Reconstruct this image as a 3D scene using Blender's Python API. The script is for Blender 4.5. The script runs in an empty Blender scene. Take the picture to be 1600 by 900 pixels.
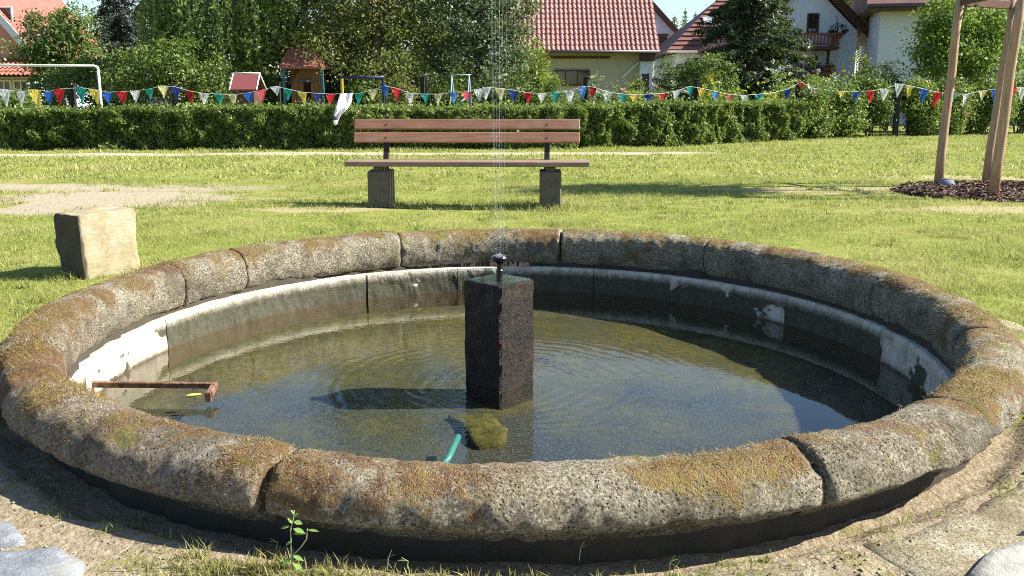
import bpy, math, random
import numpy as np
from mathutils import Vector, Matrix

# ------------------------------------------------------------------ camera, sky, sun, exposure
scene = bpy.context.scene
C = scene.collection
R = math.radians
F, YH, H = 1480.0, 150.0, 1.1              # focal length in photo pixels, horizon row, eye height
PITCH = math.atan((450 - YH) / F)
cam_d = bpy.data.cameras.new('camera'); cam_d.sensor_width = 36; cam_d.lens = 36 * F / 1600
cam_d.clip_start = 0.05; cam_d.clip_end = 3000
cam = bpy.data.objects.new('camera', cam_d); C.objects.link(cam)
cam.location = (0, 0, H); cam.rotation_euler = (math.pi / 2 - PITCH, 0, 0)
scene.camera = cam

SUN_AZ, SUN_EL = 90.0, 38.0                # azimuth from +Y towards +X
world = bpy.data.worlds.new('World'); scene.world = world; world.use_nodes = True
wn = world.node_tree.nodes; wl = world.node_tree.links
sky = wn.new('ShaderNodeTexSky'); sky.sky_type = 'NISHITA'; sky.sun_disc = False
sky.sun_elevation = R(SUN_EL); sky.sun_rotation = R(SUN_AZ); sky.air_density = 1.0; sky.dust_density = .35; sky.ozone_density = 3.0
wl.new(sky.outputs[0], wn['Background'].inputs[0]); wn['Background'].inputs[1].default_value = 0.076
sd = bpy.data.lights.new('sun', 'SUN'); sd.energy = 4.9; sd.angle = R(0.53); sd.color = (1, 0.945, 0.85)
so = bpy.data.objects.new('sun', sd); C.objects.link(so)
sv = Vector((math.sin(R(SUN_AZ)) * math.cos(R(SUN_EL)), math.cos(R(SUN_AZ)) * math.cos(R(SUN_EL)), math.sin(R(SUN_EL))))
so.rotation_euler = (-sv).to_track_quat('-Z', 'Y').to_euler(); so.location = (20, 10, 30)
vs = scene.view_settings; vs.view_transform = 'Standard'; vs.look = 'None'; vs.gamma = 1; vs.exposure = 1.45
vs.use_curve_mapping = False
scene.cycles.max_bounces = 8; scene.cycles.transparent_max_bounces = 24; scene.cycles.caustics_reflective = False; scene.cycles.caustics_refractive = False
scene.cycles.use_denoising = False; scene.cycles.filter_width = 1.0

rng = np.random.default_rng(7); random.seed(7)

# ------------------------------------------------------------------ helpers
def at(px, py, Y):
    """world point on the vertical plane at distance Y seen at photo pixel (px, py)"""
    v = (py - 450) / F; c, s = math.cos(PITCH), math.sin(PITCH)
    fw = c - s * v; dn = s + c * v; t = Y / fw
    return Vector(((px - 800) / F * t, Y, H - dn * t))
def ground_at(px, py, z=0.0):
    v = (py - 450) / F; c, s = math.cos(PITCH), math.sin(PITCH)
    fw = c - s * v; dn = s + c * v; t = (H - z) / dn
    return Vector(((px - 800) / F * t, fw * t, z))

def hash3(i, j, k, seed):
    n = (i * 374761393 + j * 668265263 + k * 2147483647 + seed * 974634777) & 0xffffffff
    n = ((n ^ (n >> 13)) * 1274126177) & 0xffffffff
    n = ((n ^ (n >> 16)) * 2246822519) & 0xffffffff
    return ((n ^ (n >> 15)) & 0xffff) / 32767.5 - 1.0
def noise3(p, seed=0):
    p = np.asarray(p, float); f0 = np.floor(p).astype(np.int64); t = p - f0; t = t * t * (3 - 2 * t)
    o = 0
    for a in (0, 1):
        for b in (0, 1):
            for c in (0, 1):
                w = (t[..., 0] if a else 1 - t[..., 0]) * (t[..., 1] if b else 1 - t[..., 1]) * (t[..., 2] if c else 1 - t[..., 2])
                o = o + w * hash3(f0[..., 0] + a, f0[..., 1] + b, f0[..., 2] + c, seed)
    return o
def fbm(p, octs=4, seed=0):
    p = np.asarray(p, float); o = 0; a = 1
    for k in range(octs):
        o = o + a * noise3(p * (2.03 ** k), seed + k * 17); a *= 0.5
    return o

def tag(o, label=None, cat=None, group=None, kind=None):
    if label: o['label'] = label
    if cat: o['category'] = cat
    if group: o['group'] = group
    if kind: o['kind'] = kind
    return o
def empty(name, loc=(0, 0, 0), rz=0):
    o = bpy.data.objects.new(name, None); C.objects.link(o); o.location = loc; o.rotation_euler = (0, 0, rz)
    o.empty_display_size = 0.1
    return o
def link_mesh(name, me, mat, parent=None, smooth=False):
    if mat is not None:
        me.materials.clear(); me.materials.append(mat)
    if smooth:
        me.polygons.foreach_set('use_smooth', np.ones(len(me.polygons), bool))
    o = bpy.data.objects.new(name, me); C.objects.link(o)
    if parent is not None: o.parent = parent
    return o
def mesh_list(name, v, f, mat, parent=None, smooth=False):
    me = bpy.data.meshes.new(name); me.from_pydata([tuple(x) for x in v], [], [tuple(int(i) for i in x) for x in f]); me.update()
    return link_mesh(name, me, mat, parent, smooth)
def mesh_np(name, v, f, mat, parent=None, smooth=False):
    """all faces with the same number of corners"""
    v = np.ascontiguousarray(v, np.float32); f = np.ascontiguousarray(f, np.int32)
    me = bpy.data.meshes.new(name); n = f.shape[1]
    me.vertices.add(len(v)); me.vertices.foreach_set('co', v.ravel())
    me.loops.add(f.size); me.loops.foreach_set('vertex_index', f.ravel())
    me.polygons.add(len(f)); me.polygons.foreach_set('loop_start', np.arange(0, f.size, n, dtype=np.int32))
    me.update(calc_edges=True)
    return link_mesh(name, me, mat, parent, smooth)

class MB:
    """collects shapes into one mesh"""
    def __init__(s): s.v = []; s.f = []
    def add(s, v, f):
        b = len(s.v); s.v += [tuple(x) for x in v]; s.f += [tuple(i + b for i in x) for x in f]; return s
    def box(s, c, d, rz=0, bev=0.0, rx=0, ry=0):
        hx, hy, hz = d[0] / 2, d[1] / 2, d[2] / 2
        M = Matrix.Translation(Vector(c)) @ Matrix.Rotation(rz, 4, 'Z') @ Matrix.Rotation(ry, 4, 'Y') @ Matrix.Rotation(rx, 4, 'X')
        if bev <= 0:
            v = [(sx * hx, sy * hy, sz * hz) for sz in (-1, 1) for sx, sy in ((-1, -1), (1, -1), (1, 1), (-1, 1))]
            f = [(0, 3, 2, 1), (4, 5, 6, 7), (0, 1, 5, 4), (1, 2, 6, 5), (2, 3, 7, 6), (3, 0, 4, 7)]
        else:
            b = min(bev, hx * .9, hy * .9, hz * .9); v = []; idx = {}
            for sx in (-1, 1):
                for sy in (-1, 1):
                    for sz in (-1, 1):
                        for ax in range(3):
                            p = [sx * (hx - b), sy * (hy - b), sz * (hz - b)]
                            p[ax] = (sx * hx, sy * hy, sz * hz)[ax]
                            idx[sx, sy, sz, ax] = len(v); v.append(tuple(p))
            f = []
            def quad(keys):
                q = [idx[k] for k in keys]; cen = sum((Vector(v[i]) for i in q), Vector()) / len(q)
                nrm = (Vector(v[q[1]]) - Vector(v[q[0]])).cross(Vector(v[q[2]]) - Vector(v[q[1]]))
                f.append(tuple(q if nrm.dot(cen) > 0 else q[::-1]))
            for ax in range(3):
                o1, o2 = [k for k in range(3) if k != ax]
                for sg in (-1, 1):
                    ks = []
                    for a, b2 in ((-1, -1), (1, -1), (1, 1), (-1, 1)):
                        t = [0, 0, 0]; t[ax] = sg; t[o1] = a; t[o2] = b2; ks.append((*t, ax))
                    quad(ks)
            for ax in range(3):
                o1, o2 = [k for k in range(3) if k != ax]
                for a in (-1, 1):
                    for b2 in (-1, 1):
                        t = [0, 0, 0]; t[o1] = a; t[o2] = b2
                        lo = list(t); lo[ax] = -1; hi = list(t); hi[ax] = 1
                        quad([(*lo, o1), (*hi, o1), (*hi, o2), (*lo, o2)])
            for sx in (-1, 1):
                for sy in (-1, 1):
                    for sz in (-1, 1): quad([(sx, sy, sz, 0), (sx, sy, sz, 1), (sx, sy, sz, 2)])
        return s.add([M @ Vector(p) for p in v], f)
    def tube(s, pts, rad, sides=8, cap=True):
        pts = [Vector(p) for p in pts]; n = len(pts)
        if not hasattr(rad, '__len__'): rad = [rad] * n
        v = []; f = []; up = None
        for i, p in enumerate(pts):
            d = (pts[min(i + 1, n - 1)] - pts[max(i - 1, 0)]).normalized()
            if up is None:
                a = Vector((0, 0, 1)) if abs(d.z) < .9 else Vector((1, 0, 0)); up = d.cross(a).normalized()
            up = (up - d * up.dot(d)).normalized(); w = d.cross(up)
            for k in range(sides):
                t = 2 * math.pi * k / sides; v.append(p + (up * math.cos(t) + w * math.sin(t)) * rad[i])
        for i in range(n - 1):
            for k in range(sides):
                a = i * sides + k; b = i * sides + (k + 1) % sides; f.append((a, b, b + sides, a + sides))
        if cap:
            f.append(tuple(range(sides))[::-1]); f.append(tuple(range((n - 1) * sides, n * sides)))
        return s.add(v, f)
    def lathe(s, prof, c=(0, 0, 0), sides=16):
        v = []; f = []; n = len(prof)
        for r_, z in prof:
            for k in range(sides):
                t = 2 * math.pi * k / sides; v.append((c[0] + r_ * math.cos(t), c[1] + r_ * math.sin(t), c[2] + z))
        for i in range(n - 1):
            for k in range(sides):
                a = i * sides + k; b = i * sides + (k + 1) % sides; f.append((a, b, b + sides, a + sides))
        f.append(tuple(range(sides))[::-1]); f.append(tuple(range((n - 1) * sides, n * sides)))
        return s.add(v, f)
    def prism(s, poly, d):
        """poly: 3D outline, d: extrusion vector"""
        n = len(poly); poly = [Vector(p) for p in poly]; d = Vector(d)
        v = poly + [p + d for p in poly]
        f = [tuple(range(n))[::-1], tuple(range(n, 2 * n))] + [(i, (i + 1) % n, (i + 1) % n + n, i + n) for i in range(n)]
        return s.add(v, f)
    def build(s, name, mat, parent=None, smooth=False):
        return mesh_list(name, s.v, s.f, mat, parent, smooth)

# ------------------------------------------------------------------ materials
class NT:
    def __init__(s, name):
        s.m = bpy.data.materials.new(name); s.m.use_nodes = True; s.t = s.m.node_tree; s.t.nodes.clear()
        s.out = s.n('ShaderNodeOutputMaterial')
    def n(s, typ, **kw):
        x = s.t.nodes.new(typ)
        for k, v in kw.items(): setattr(x, k, v)
        return x
    def set(s, sock, v):
        if hasattr(v, 'is_linked') or isinstance(v, bpy.types.NodeSocket): s.t.links.new(v, sock)
        elif v is not None:
            if isinstance(v, (tuple, list)) and len(v) == 3 and sock.type == 'RGBA': v = (*v, 1)
            sock.default_value = v
    def pos(s): return s.n('ShaderNodeNewGeometry').outputs['Position']
    def obj(s): return s.n('ShaderNodeTexCoord').outputs['Object']
    def island(s): return s.n('ShaderNodeNewGeometry').outputs['Random Per Island']
    def rnd(s): return s.n('ShaderNodeObjectInfo').outputs['Random']
    def noise(s, vec, scale, detail=3, rough=.55, dist=0):
        x = s.n('ShaderNodeTexNoise'); s.set(x.inputs['Vector'], vec); x.inputs['Scale'].default_value = scale
        x.inputs['Detail'].default_value = detail; x.inputs['Roughness'].default_value = rough; x.inputs['Distortion'].default_value = dist
        return x.outputs['Fac']
    def voro(s, vec, scale, feature='F1', out='Distance'):
        x = s.n('ShaderNodeTexVoronoi', feature=feature); s.set(x.inputs['Vector'], vec); x.inputs['Scale'].default_value = scale
        return x.outputs[out]
    def ramp(s, fac, stops, interp='LINEAR'):
        x = s.n('ShaderNodeValToRGB'); s.set(x.inputs[0], fac); e = x.color_ramp.elements; x.color_ramp.interpolation = interp
        while len(e) < len(stops): e.new(.5)
        for k, (p, c) in enumerate(stops):
            e[k].position = p; e[k].color = (*c, 1) if len(c) == 3 else c
        return x.outputs[0]
    def rng(s, v, a, b, lo=0., hi=1., smooth=True):
        x = s.n('ShaderNodeMapRange'); x.interpolation_type = 'SMOOTHSTEP' if smooth else 'LINEAR'
        s.set(x.inputs[0], v); x.inputs[1].default_value = a; x.inputs[2].default_value = b; x.inputs[3].default_value = lo; x.inputs[4].default_value = hi
        return x.outputs[0]
    def math(s, op, a, b=None, c=None):
        x = s.n('ShaderNodeMath', operation=op); s.set(x.inputs[0], a); s.set(x.inputs[1], b); s.set(x.inputs[2], c); return x.outputs[0]
    def vmath(s, op, a, b=None):
        x = s.n('ShaderNodeVectorMath', operation=op); s.set(x.inputs[0], a); s.set(x.inputs[1], b)
        return x.outputs['Value'] if op in ('LENGTH', 'DOT_PRODUCT', 'DISTANCE') else x.outputs[0]
    def mix(s, fac, a, b, mode='MIX'):
        x = s.n('ShaderNodeMix', data_type='RGBA', blend_type=mode); s.set(x.inputs[0], fac); s.set(x.inputs[6], a); s.set(x.inputs[7], b); return x.outputs[2]
    def sep(s, v): x = s.n('ShaderNodeSeparateXYZ'); s.set(x.inputs[0], v); return x.outputs
    def comb(s, x_, y_, z_):
        x = s.n('ShaderNodeCombineXYZ'); s.set(x.inputs[0], x_); s.set(x.inputs[1], y_); s.set(x.inputs[2], z_); return x.outputs[0]
    def bump(s, h, strength=.5, dist=.01, normal=None):
        x = s.n('ShaderNodeBump'); s.set(x.inputs['Height'], h); x.inputs['Strength'].default_value = strength; x.inputs['Distance'].default_value = dist
        if normal is not None: s.set(x.inputs['Normal'], normal)
        return x.outputs[0]
    def bsdf(s, col, rough=.8, normal=None, metal=0., spec=.3, **kw):
        x = s.n('ShaderNodeBsdfPrincipled'); s.set(x.inputs['Base Color'], col); s.set(x.inputs['Roughness'], rough); s.set(x.inputs['Metallic'], metal)
        x.inputs['Specular IOR Level'].default_value = spec
        if normal is not None: s.set(x.inputs['Normal'], normal)
        for k, v in kw.items(): s.set(x.inputs[k.replace('_', ' ')], v)
        return x.outputs[0]
    def mixsh(s, fac, a, b):
        x = s.n('ShaderNodeMixShader'); s.set(x.inputs[0], fac); s.t.links.new(a, x.inputs[1]); s.t.links.new(b, x.inputs[2]); return x.outputs[0]
    def done(s, sh): s.t.links.new(sh, s.out.inputs[0]); return s.m

def leaf_mat(name, cols, trans=.35, big=.5, rough=.5, tcol=None):
    t = NT(name); r_ = t.island(); nz = t.noise(t.pos(), big, 2)
    f = t.math('ADD', t.math('MULTIPLY', r_, .62), t.math('MULTIPLY', nz, .45))
    n = len(cols); col = t.ramp(f, [(.12 + .76 * k / max(n - 1, 1), c) for k, c in enumerate(cols)])
    b = t.bsdf(col, rough, spec=.35)
    tr = t.n('ShaderNodeBsdfTranslucent'); t.set(tr.inputs[0], t.mix(.5, col, tcol or (.22, .32, .03)))
    return t.done(t.mixsh(trans, b, tr.outputs[0]))
def plain(name, col, rough=.7, var=.12, scale=6., metal=0., spec=.3, bump=.0, bscale=40):
    t = NT(name); o = t.obj(); nz = t.noise(o, scale, 4)
    c = t.mix(nz, tuple(x * (1 - var) for x in col), tuple(min(1, x * (1 + var)) for x in col))
    nrm = t.bump(t.noise(o, bscale, 3), bump, .01) if bump else None
    return t.done(t.bsdf(c, rough, nrm, metal, spec))
def bark_mat(name, a, b):
    t = NT(name); o = t.obj(); mp = t.vmath('MULTIPLY', o, (1, 1, .25)); nz = t.noise(mp, 14, 4)
    return t.done(t.bsdf(t.mix(nz, a, b), .9, t.bump(nz, .6, .02)))
def wood_mat(name, a, b, axis=0, scale=9., rough=.65, knots=True):
    t = NT(name); o = t.obj(); st = [1.6, 22., 22.] if axis == 0 else ([22., 1.6, 22.] if axis == 1 else [22., 22., 1.6])
    o2 = t.vmath('ADD', o, t.comb(t.math('MULTIPLY', t.rnd(), 37.), t.math('MULTIPLY', t.rnd(), 11.), 0.))
    mp = t.vmath('MULTIPLY', o2, tuple(st)); nz = t.noise(mp, scale * .25, 5, .65, .4)
    c = t.ramp(nz, [(.25, a), (.5, tuple((x + y) / 2 for x, y in zip(a, b))), (.75, b)])
    c = t.mix(t.math('MULTIPLY', t.rnd(), .22), c, tuple(x * .6 for x in a))
    c = t.mix(t.rng(t.noise(o2, 5., 4), .55, .75, 0, .35), c, (.30, .27, .23))
    return t.done(t.bsdf(c, rough, t.bump(nz, .35, .004)))

# ---- stone of the basin rim: grey-brown sandstone, pores, lichen, moss on upward faces
def rim_mat():
    t = NT('mossy_sandstone'); p = t.pos(); g = t.n('ShaderNodeNewGeometry'); nz_ = t.sep(g.outputs['Normal'])[2]
    r_ = t.rnd()
    base = t.ramp(t.noise(p, 7, 5, .65), [(.22, (.19, .155, .095)), (.42, (.35, .30, .20)), (.58, (.45, .40, .28)), (.8, (.60, .55, .43))])
    base = t.mix(t.math('MULTIPLY', r_, .5), base, (.30, .27, .20), 'MIX')
    grain = t.noise(p, 110, 4, .75)
    base = t.mix(t.rng(grain, .45, .60, 0, .78), base, (.075, .06, .038))
    base = t.mix(t.rng(t.noise(p, 90, 3, .7), .54, .64, 0, .75), base, (.66, .60, .48))
    pores = t.voro(p, 75); pm = t.rng(pores, .12, .32, 1, 0)
    pm = t.math('MULTIPLY', pm, t.rng(t.noise(p, 9, 2), .4, .62))
    base = t.mix(t.math('MULTIPLY', pm, .8), base, (.06, .045, .03))
    rust = t.n('ShaderNodeAttribute', attribute_type='OBJECT', attribute_name='rust').outputs['Fac']
    base = t.mix(t.math('MULTIPLY', rust, t.rng(t.noise(p, 8, 4, .65), .3, .6, .35, .9)), base, (.20, .085, .05))
    # pale lichen and lime patches
    lich = t.rng(t.noise(p, 4.2, 6, .72, .3), .55, .66)
    base = t.mix(t.math('MULTIPLY', lich, .6), base, (.50, .46, .38))
    # dark algae blotches
    alg = t.rng(t.noise(t.vmath('ADD', p, (3.1, 7.7, 1.3)), 3.2, 6, .72), .48, .64)
    base = t.mix(t.math('MULTIPLY', alg, .58), base, (.065, .055, .035))
    # moss
    mm = t.math('ADD', t.noise(t.vmath('ADD', p, (9.1, 2.7, 4.3)), 3.1, 5, .68, .3), t.math('MULTIPLY', nz_, .13))
    mmask = t.math('MULTIPLY', t.rng(mm, .555, .68), t.rng(t.noise(p, 55, 4, .75), .30, .52))
    mcol = t.ramp(t.math('ADD', t.math('MULTIPLY', t.noise(p, 16, 5, .7), .6), t.math('MULTIPLY', t.noise(t.vmath('ADD', p, (7, 1, 5)), 1.5, 3), .42)), [(.25, (.08, .04, .02)), (.40, (.19, .095, .042)), (.51, (.29, .175, .06)), (.62, (.35, .26, .075)), (.85, (.28, .25, .07))])
    base = t.mix(t.math('MULTIPLY', mmask, .88), base, mcol)
    gm = t.rng(t.math('ADD', t.noise(t.vmath('ADD', p, (1.9, 5.5, 8.3)), 5.5, 4, .65), t.math('MULTIPLY', nz_, .05)), .62, .70)
    base = t.mix(t.math('MULTIPLY', gm, .7), base, (.20, .19, .04))
    h = t.math('ADD', t.math('MULTIPLY', t.noise(p, 130, 5, .75), 1.0), t.math('MULTIPLY', t.noise(p, 30, 4), .9))
    h = t.math('SUBTRACT', h, t.math('MULTIPLY', pm, .8))
    h = t.math('ADD', h, t.math('MULTIPLY', t.math('MULTIPLY', mmask, t.noise(p, 240, 2)), 1.2))
    return t.done(t.bsdf(base, .92, t.bump(h, 1.0, .02), spec=.2))

def wall_mat():
    t = NT('limewashed_wall_stone'); p = t.pos(); z = t.sep(p)[2]; r_ = t.rnd()
    base = t.ramp(t.noise(p, 9, 5, .65), [(.25, (.38, .33, .24)), (.5, (.56, .51, .41)), (.75, (.68, .64, .55))])
    base = t.mix(t.rng(t.noise(p, 80, 3, .7), .52, .66, 0, .35), base, (.40, .35, .27))
    ang = t.math('ARCTAN2', t.math('SUBTRACT', t.sep(p)[1], 4.4), t.sep(p)[0])
    blot = t.noise(t.comb(t.math('MULTIPLY', ang, 3.2), t.math('MULTIPLY', r_, 9.), t.math('MULTIPLY', z, 2.)), 1.6, 4, .6, .2)
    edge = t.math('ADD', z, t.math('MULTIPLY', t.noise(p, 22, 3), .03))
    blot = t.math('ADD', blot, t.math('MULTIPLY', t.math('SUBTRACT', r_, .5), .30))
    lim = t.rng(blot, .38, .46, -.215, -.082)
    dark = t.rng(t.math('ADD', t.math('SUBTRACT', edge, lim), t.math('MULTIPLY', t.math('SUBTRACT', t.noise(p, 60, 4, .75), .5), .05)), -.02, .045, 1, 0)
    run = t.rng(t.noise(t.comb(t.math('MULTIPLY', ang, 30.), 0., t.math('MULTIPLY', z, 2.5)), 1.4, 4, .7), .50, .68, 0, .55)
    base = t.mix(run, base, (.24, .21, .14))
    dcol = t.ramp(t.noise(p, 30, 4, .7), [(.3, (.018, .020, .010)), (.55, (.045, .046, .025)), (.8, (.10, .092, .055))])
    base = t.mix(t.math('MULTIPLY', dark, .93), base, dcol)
    wet = t.rng(z, -.235, -.205, 1, 0)
    base = t.mix(t.math('MULTIPLY', wet, .93), base, t.mix(t.noise(p, 9, 4), (.05, .034, .017), (.11, .068, .038)))
    h = t.math('ADD', t.noise(p, 60, 4, .7), t.noise(p, 14, 3))
    return t.done(t.bsdf(base, .85, t.bump(h, .6, .008), spec=.25))

def floor_mat():
    t = NT('algae_basin_floor'); p = t.pos(); y = t.sep(p)[1]
    peb = t.voro(p, 105, out='Color'); pv = t.sep(peb)[0]
    sand = t.ramp(pv, [(.0, (.013, .014, .012)), (.6, (.022, .024, .021)), (.95, (.050, .053, .048))])
    alg = t.ramp(t.noise(p, 20, 5, .7), [(.3, (.028, .024, .005)), (.55, (.072, .060, .010)), (.8, (.12, .10, .022))])
    f = t.rng(t.math('ADD', t.math('MULTIPLY', t.math('SUBTRACT', y, 4.2), .16), t.noise(p, 2.2, 4, .6)), .38, .66)
    c = t.mix(f, sand, alg)
    c = t.mix(t.rng(t.noise(t.vmath('ADD', p, (8, 3, 2)), 1.7, 5, .65, .4), .44, .62, 0, .5), c, (.045, .045, .032))
    c = t.mix(t.rng(t.noise(t.vmath('ADD', p, (4, 4, 4)), 2.6, 4, .6), .60, .72, 0, .7), c, (.035, .034, .012))
    return t.done(t.bsdf(c, .9, t.bump(t.math('ADD', t.voro(p, 105), t.noise(p, 25, 3)), .6, .006)))

def water_mat():
    t = NT('rippled_water'); p = t.pos()
    nw = t.n('ShaderNodeTexNoise'); t.set(nw.inputs['Vector'], p); nw.inputs['Scale'].default_value = 4.; nw.inputs['Detail'].default_value = 3
    q = t.vmath('ADD', p, t.vmath('MULTIPLY', t.vmath('SUBTRACT', nw.outputs['Color'], (.5, .5, .5)), (.16, .16, 0)))
    def rings(c, freq, r0, r1, amp):
        d_ = t.vmath('DISTANCE', q, (*c, WATER_Z)); return t.math('MULTIPLY', t.math('SINE', t.math('MULTIPLY', d_, freq)), t.rng(d_, r0, r1, amp, 0.))
    h = rings((-.06, 4.30), 88., .12, 1.25, .55)
    for c, fq, r1, am in (((-.62, 3.2), 118., .5, .30), ((.62, 3.7), 105., .5, .18), ((-.30, 3.75), 130., .38, .25), ((.30, 3.9), 140., .30, .2), ((.12, 4.75), 120., .4, .2), ((-.95, 3.9), 100., .45, .15)):
        h = t.math('ADD', h, rings(c, fq, .03, r1, am))
    calm = t.rng(t.sep(p)[0], .95, 1.30, 1.0, .18)
    h = t.math('ADD', h, t.math('MULTIPLY', t.noise(p, 14, 3, .6, .5), .8))
    h = t.math('MULTIPLY', h, calm)
    nrm = t.bump(h, .17, .006)
    inc = t.n('ShaderNodeNewGeometry').outputs['Incoming']
    co = t.math('ABSOLUTE', t.vmath('DOT_PRODUCT', inc, nrm))   # Schlick reflectance of water, the same from above and below
    fre = t.math('ADD', .02, t.math('MULTIPLY', .98, t.math('POWER', t.math('SUBTRACT', 1., co), 5.)))
    tr = t.n('ShaderNodeBsdfTransparent'); tr.inputs[0].default_value = (.93, .96, .88, 1)
    gl = t.n('ShaderNodeBsdfGlossy'); gl.inputs['Color'].default_value = (1, 1, 1, 1); gl.inputs['Roughness'].default_value = .015; t.set(gl.inputs['Normal'], nrm)
    return t.done(t.mixsh(fre, tr.outputs[0], gl.outputs[0]))

def spray_mat():
    t = NT('falling_water')
    tr = t.n('ShaderNodeBsdfTransparent'); tr.inputs[0].default_value = (.97, .98, 1, 1)
    gl = t.bsdf((.75, .8, .85), .08, spec=1.0)
    return t.done(t.mixsh(.12, tr.outputs[0], gl))

DIRT = [((-8.6, 11.6), (5.8, .85)), ((-4.4, 10.35), (1.35, .85)), ((-4.5, 9.5), (.55, .5)), ((-12.5, 10.9), (3., .5))]
WORN = [((4.2, 11.35), (2.2, .5)), ((6.3, 9.35), (2.6, .42)), ((7.5, 13.), (2.6, .5)), ((-1.9, 9.25), (.7, .22)), ((-2.6, 10.4), (.6, .2))]
def ground_mat():
    t = NT('lawn_and_soil'); p = t.pos(); xyz = t.sep(p)
    p2 = t.vmath('MULTIPLY', p, (1, 1, 0))
    nz = t.n('ShaderNodeTexNoise'); t.set(nz.inputs['Vector'], p2); nz.inputs['Scale'].default_value = 1.7; nz.inputs['Detail'].default_value = 5
    w = t.vmath('MULTIPLY', t.vmath('SUBTRACT', nz.outputs['Color'], (.5, .5, .5)), (1.3, .7, 0))
    pw = t.vmath('ADD', p2, w)
    def blob(c, r_):
        q = t.vmath('DIVIDE', t.vmath('SUBTRACT', pw, (c[0], c[1], 0)), (r_[0], r_[1], 1))
        return t.rng(t.vmath('LENGTH', q), .8, 1.15, 1, 0)
    def union(lst):
        m = None
        for c, r_ in lst:
            b = blob(c, r_); m = b if m is None else t.math('MAXIMUM', m, b)
        return m
    dirt = union(DIRT); worn = union(WORN)
    g = t.ramp(t.noise(p2, 5, 5, .7), [(.25, (.10, .13, .02)), (.5, (.19, .22, .04)), (.75, (.30, .29, .08))])
    g = t.mix(t.rng(t.noise(p2, .8, 4, .6), .45, .68, 0, .55), g, (.32, .29, .10))
    soil = t.ramp(t.noise(p2, 26, 5, .75), [(.25, (.21, .165, .11)), (.5, (.36, .30, .21)), (.8, (.50, .435, .32))])
    c = t.mix(t.math('MULTIPLY', worn, .75), g, (.38, .31, .18))
    c = t.mix(dirt, c, soil)
    # footpath along the hedge
    py = t.math('SUBTRACT', t.sep(pw)[1], t.math('ADD', t.math('MULTIPLY', xyz[0], .03), 18.6))
    path = t.math('MULTIPLY', t.rng(t.math('ABSOLUTE', py), .30, .48, 1, 0), t.rng(xyz[0], 3.0, 4.4, 1, 0))
    c = t.mix(t.math('MULTIPLY', path, .9), c, (.42, .37, .28))
    # trodden earth round the front of the basin
    earth = t.ramp(t.noise(p2, 34, 6, .75), [(.22, (.10, .075, .045)), (.42, (.22, .17, .11)), (.6, (.33, .275, .19)), (.8, (.47, .41, .31))])
    earth = t.mix(t.rng(t.noise(p2, 6, 5, .7), .5, .66, 0, .65), earth, (.17, .165, .05))
    earth = t.mix(t.rng(t.voro(p2, 60), .0, .22, .8, 0), earth, (.42, .38, .32))
    fr = t.rng(t.sep(pw)[1], 3.0, 3.5, 1, 0)
    c = t.mix(fr, c, earth)
    h = t.math('ADD', t.noise(p2, 60, 4, .7), t.math('MULTIPLY', t.noise(p2, 15, 3), 1.2))
    return t.done(t.bsdf(c, .95, t.bump(h, .8, .012), spec=.15))

WATER_Z = -.225
M = {}
M['rim'] = rim_mat(); M['wall'] = wall_mat(); M['floor'] = floor_mat(); M['water'] = water_mat(); M['spray'] = spray_mat(); M['ground'] = ground_mat()
def blade_mat(name, stops, dry, trans=.4):
    t = NT(name); p = t.pos(); f = t.math('ADD', t.math('MULTIPLY', t.island(), .6), t.math('MULTIPLY', t.noise(p, 1.3, 4, .6), .5))
    c = t.ramp(f, stops)
    c = t.mix(t.rng(t.noise(t.vmath('ADD', p, (1, 8, 0)), 3.6, 4, .7), .50, .66, 0, .55), c, tuple(x * .8 for x in stops[0][1]))
    c = t.mix(t.rng(t.noise(t.vmath('ADD', p, (5, 3, 0)), .75, 4, .6), .44, .70, 0, .75), c, dry)
    tr = t.n('ShaderNodeBsdfTranslucent'); t.set(tr.inputs[0], t.mix(.4, c, (.32, .40, .04)))
    return t.done(t.mixsh(trans, t.bsdf(c, .5, spec=.3), tr.outputs[0]))
M['grass'] = blade_mat('grass_blades', [(.15, (.12, .165, .032)), (.4, (.24, .28, .065)), (.65, (.38, .39, .12)), (.95, (.56, .52, .26))], (.50, .45, .20))
M['moss'] = blade_mat('moss_fuzz', [(.15, (.10, .05, .022)), (.4, (.23, .125, .045)), (.62, (.33, .215, .065)), (.9, (.31, .28, .07))], (.36, .26, .10), .3)

# ------------------------------------------------------------------ fountain frame
CX, CY, RX, RY = 0.0, 4.37, 2.01, 2.165
SA, SB, SH = .120, .100, .100              # rim section: half width, half height, centre height
def ring(th, off=0.0):
    return CX + (RX + off) * np.cos(th), CY + (RY + off) * np.sin(th)

# ------------------------------------------------------------------ ground: one sheet to the horizon with the basin's opening
def ground_h(x, y):
    p = np.stack([x, y, np.zeros_like(x)], -1)
    r = np.hypot(x / RX, (y - CY) / RY)
    amp = np.clip((r - 1.05) * .6, 0, 1)
    gut = np.clip((.17 - (r - 1) * 2.1 + fbm(p * 6, 3, 44) * .035) / .07, 0, 1) * np.clip((3.9 - y) / .6, 0, 1)      # gutter under the front of the rim
    return -.05 * gut + amp * (fbm(p * .55, 3, 5) * .018 + fbm(p * 4, 2, 9) * .004) - .004
nt = 360; offs = np.concatenate([np.linspace(-.02, 1.6, 70), 1.6 + np.geomspace(.05, 900, 70)])
th = np.linspace(0, 2 * np.pi, nt, endpoint=False)
TT, OO = np.meshgrid(th, offs)
gx, gy = ring(TT, OO); gz = ground_h(gx, gy)
gv = np.stack([gx, gy, gz], -1).reshape(-1, 3)
ii, jj = np.meshgrid(np.arange(len(offs) - 1), np.arange(nt), indexing='ij')
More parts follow.
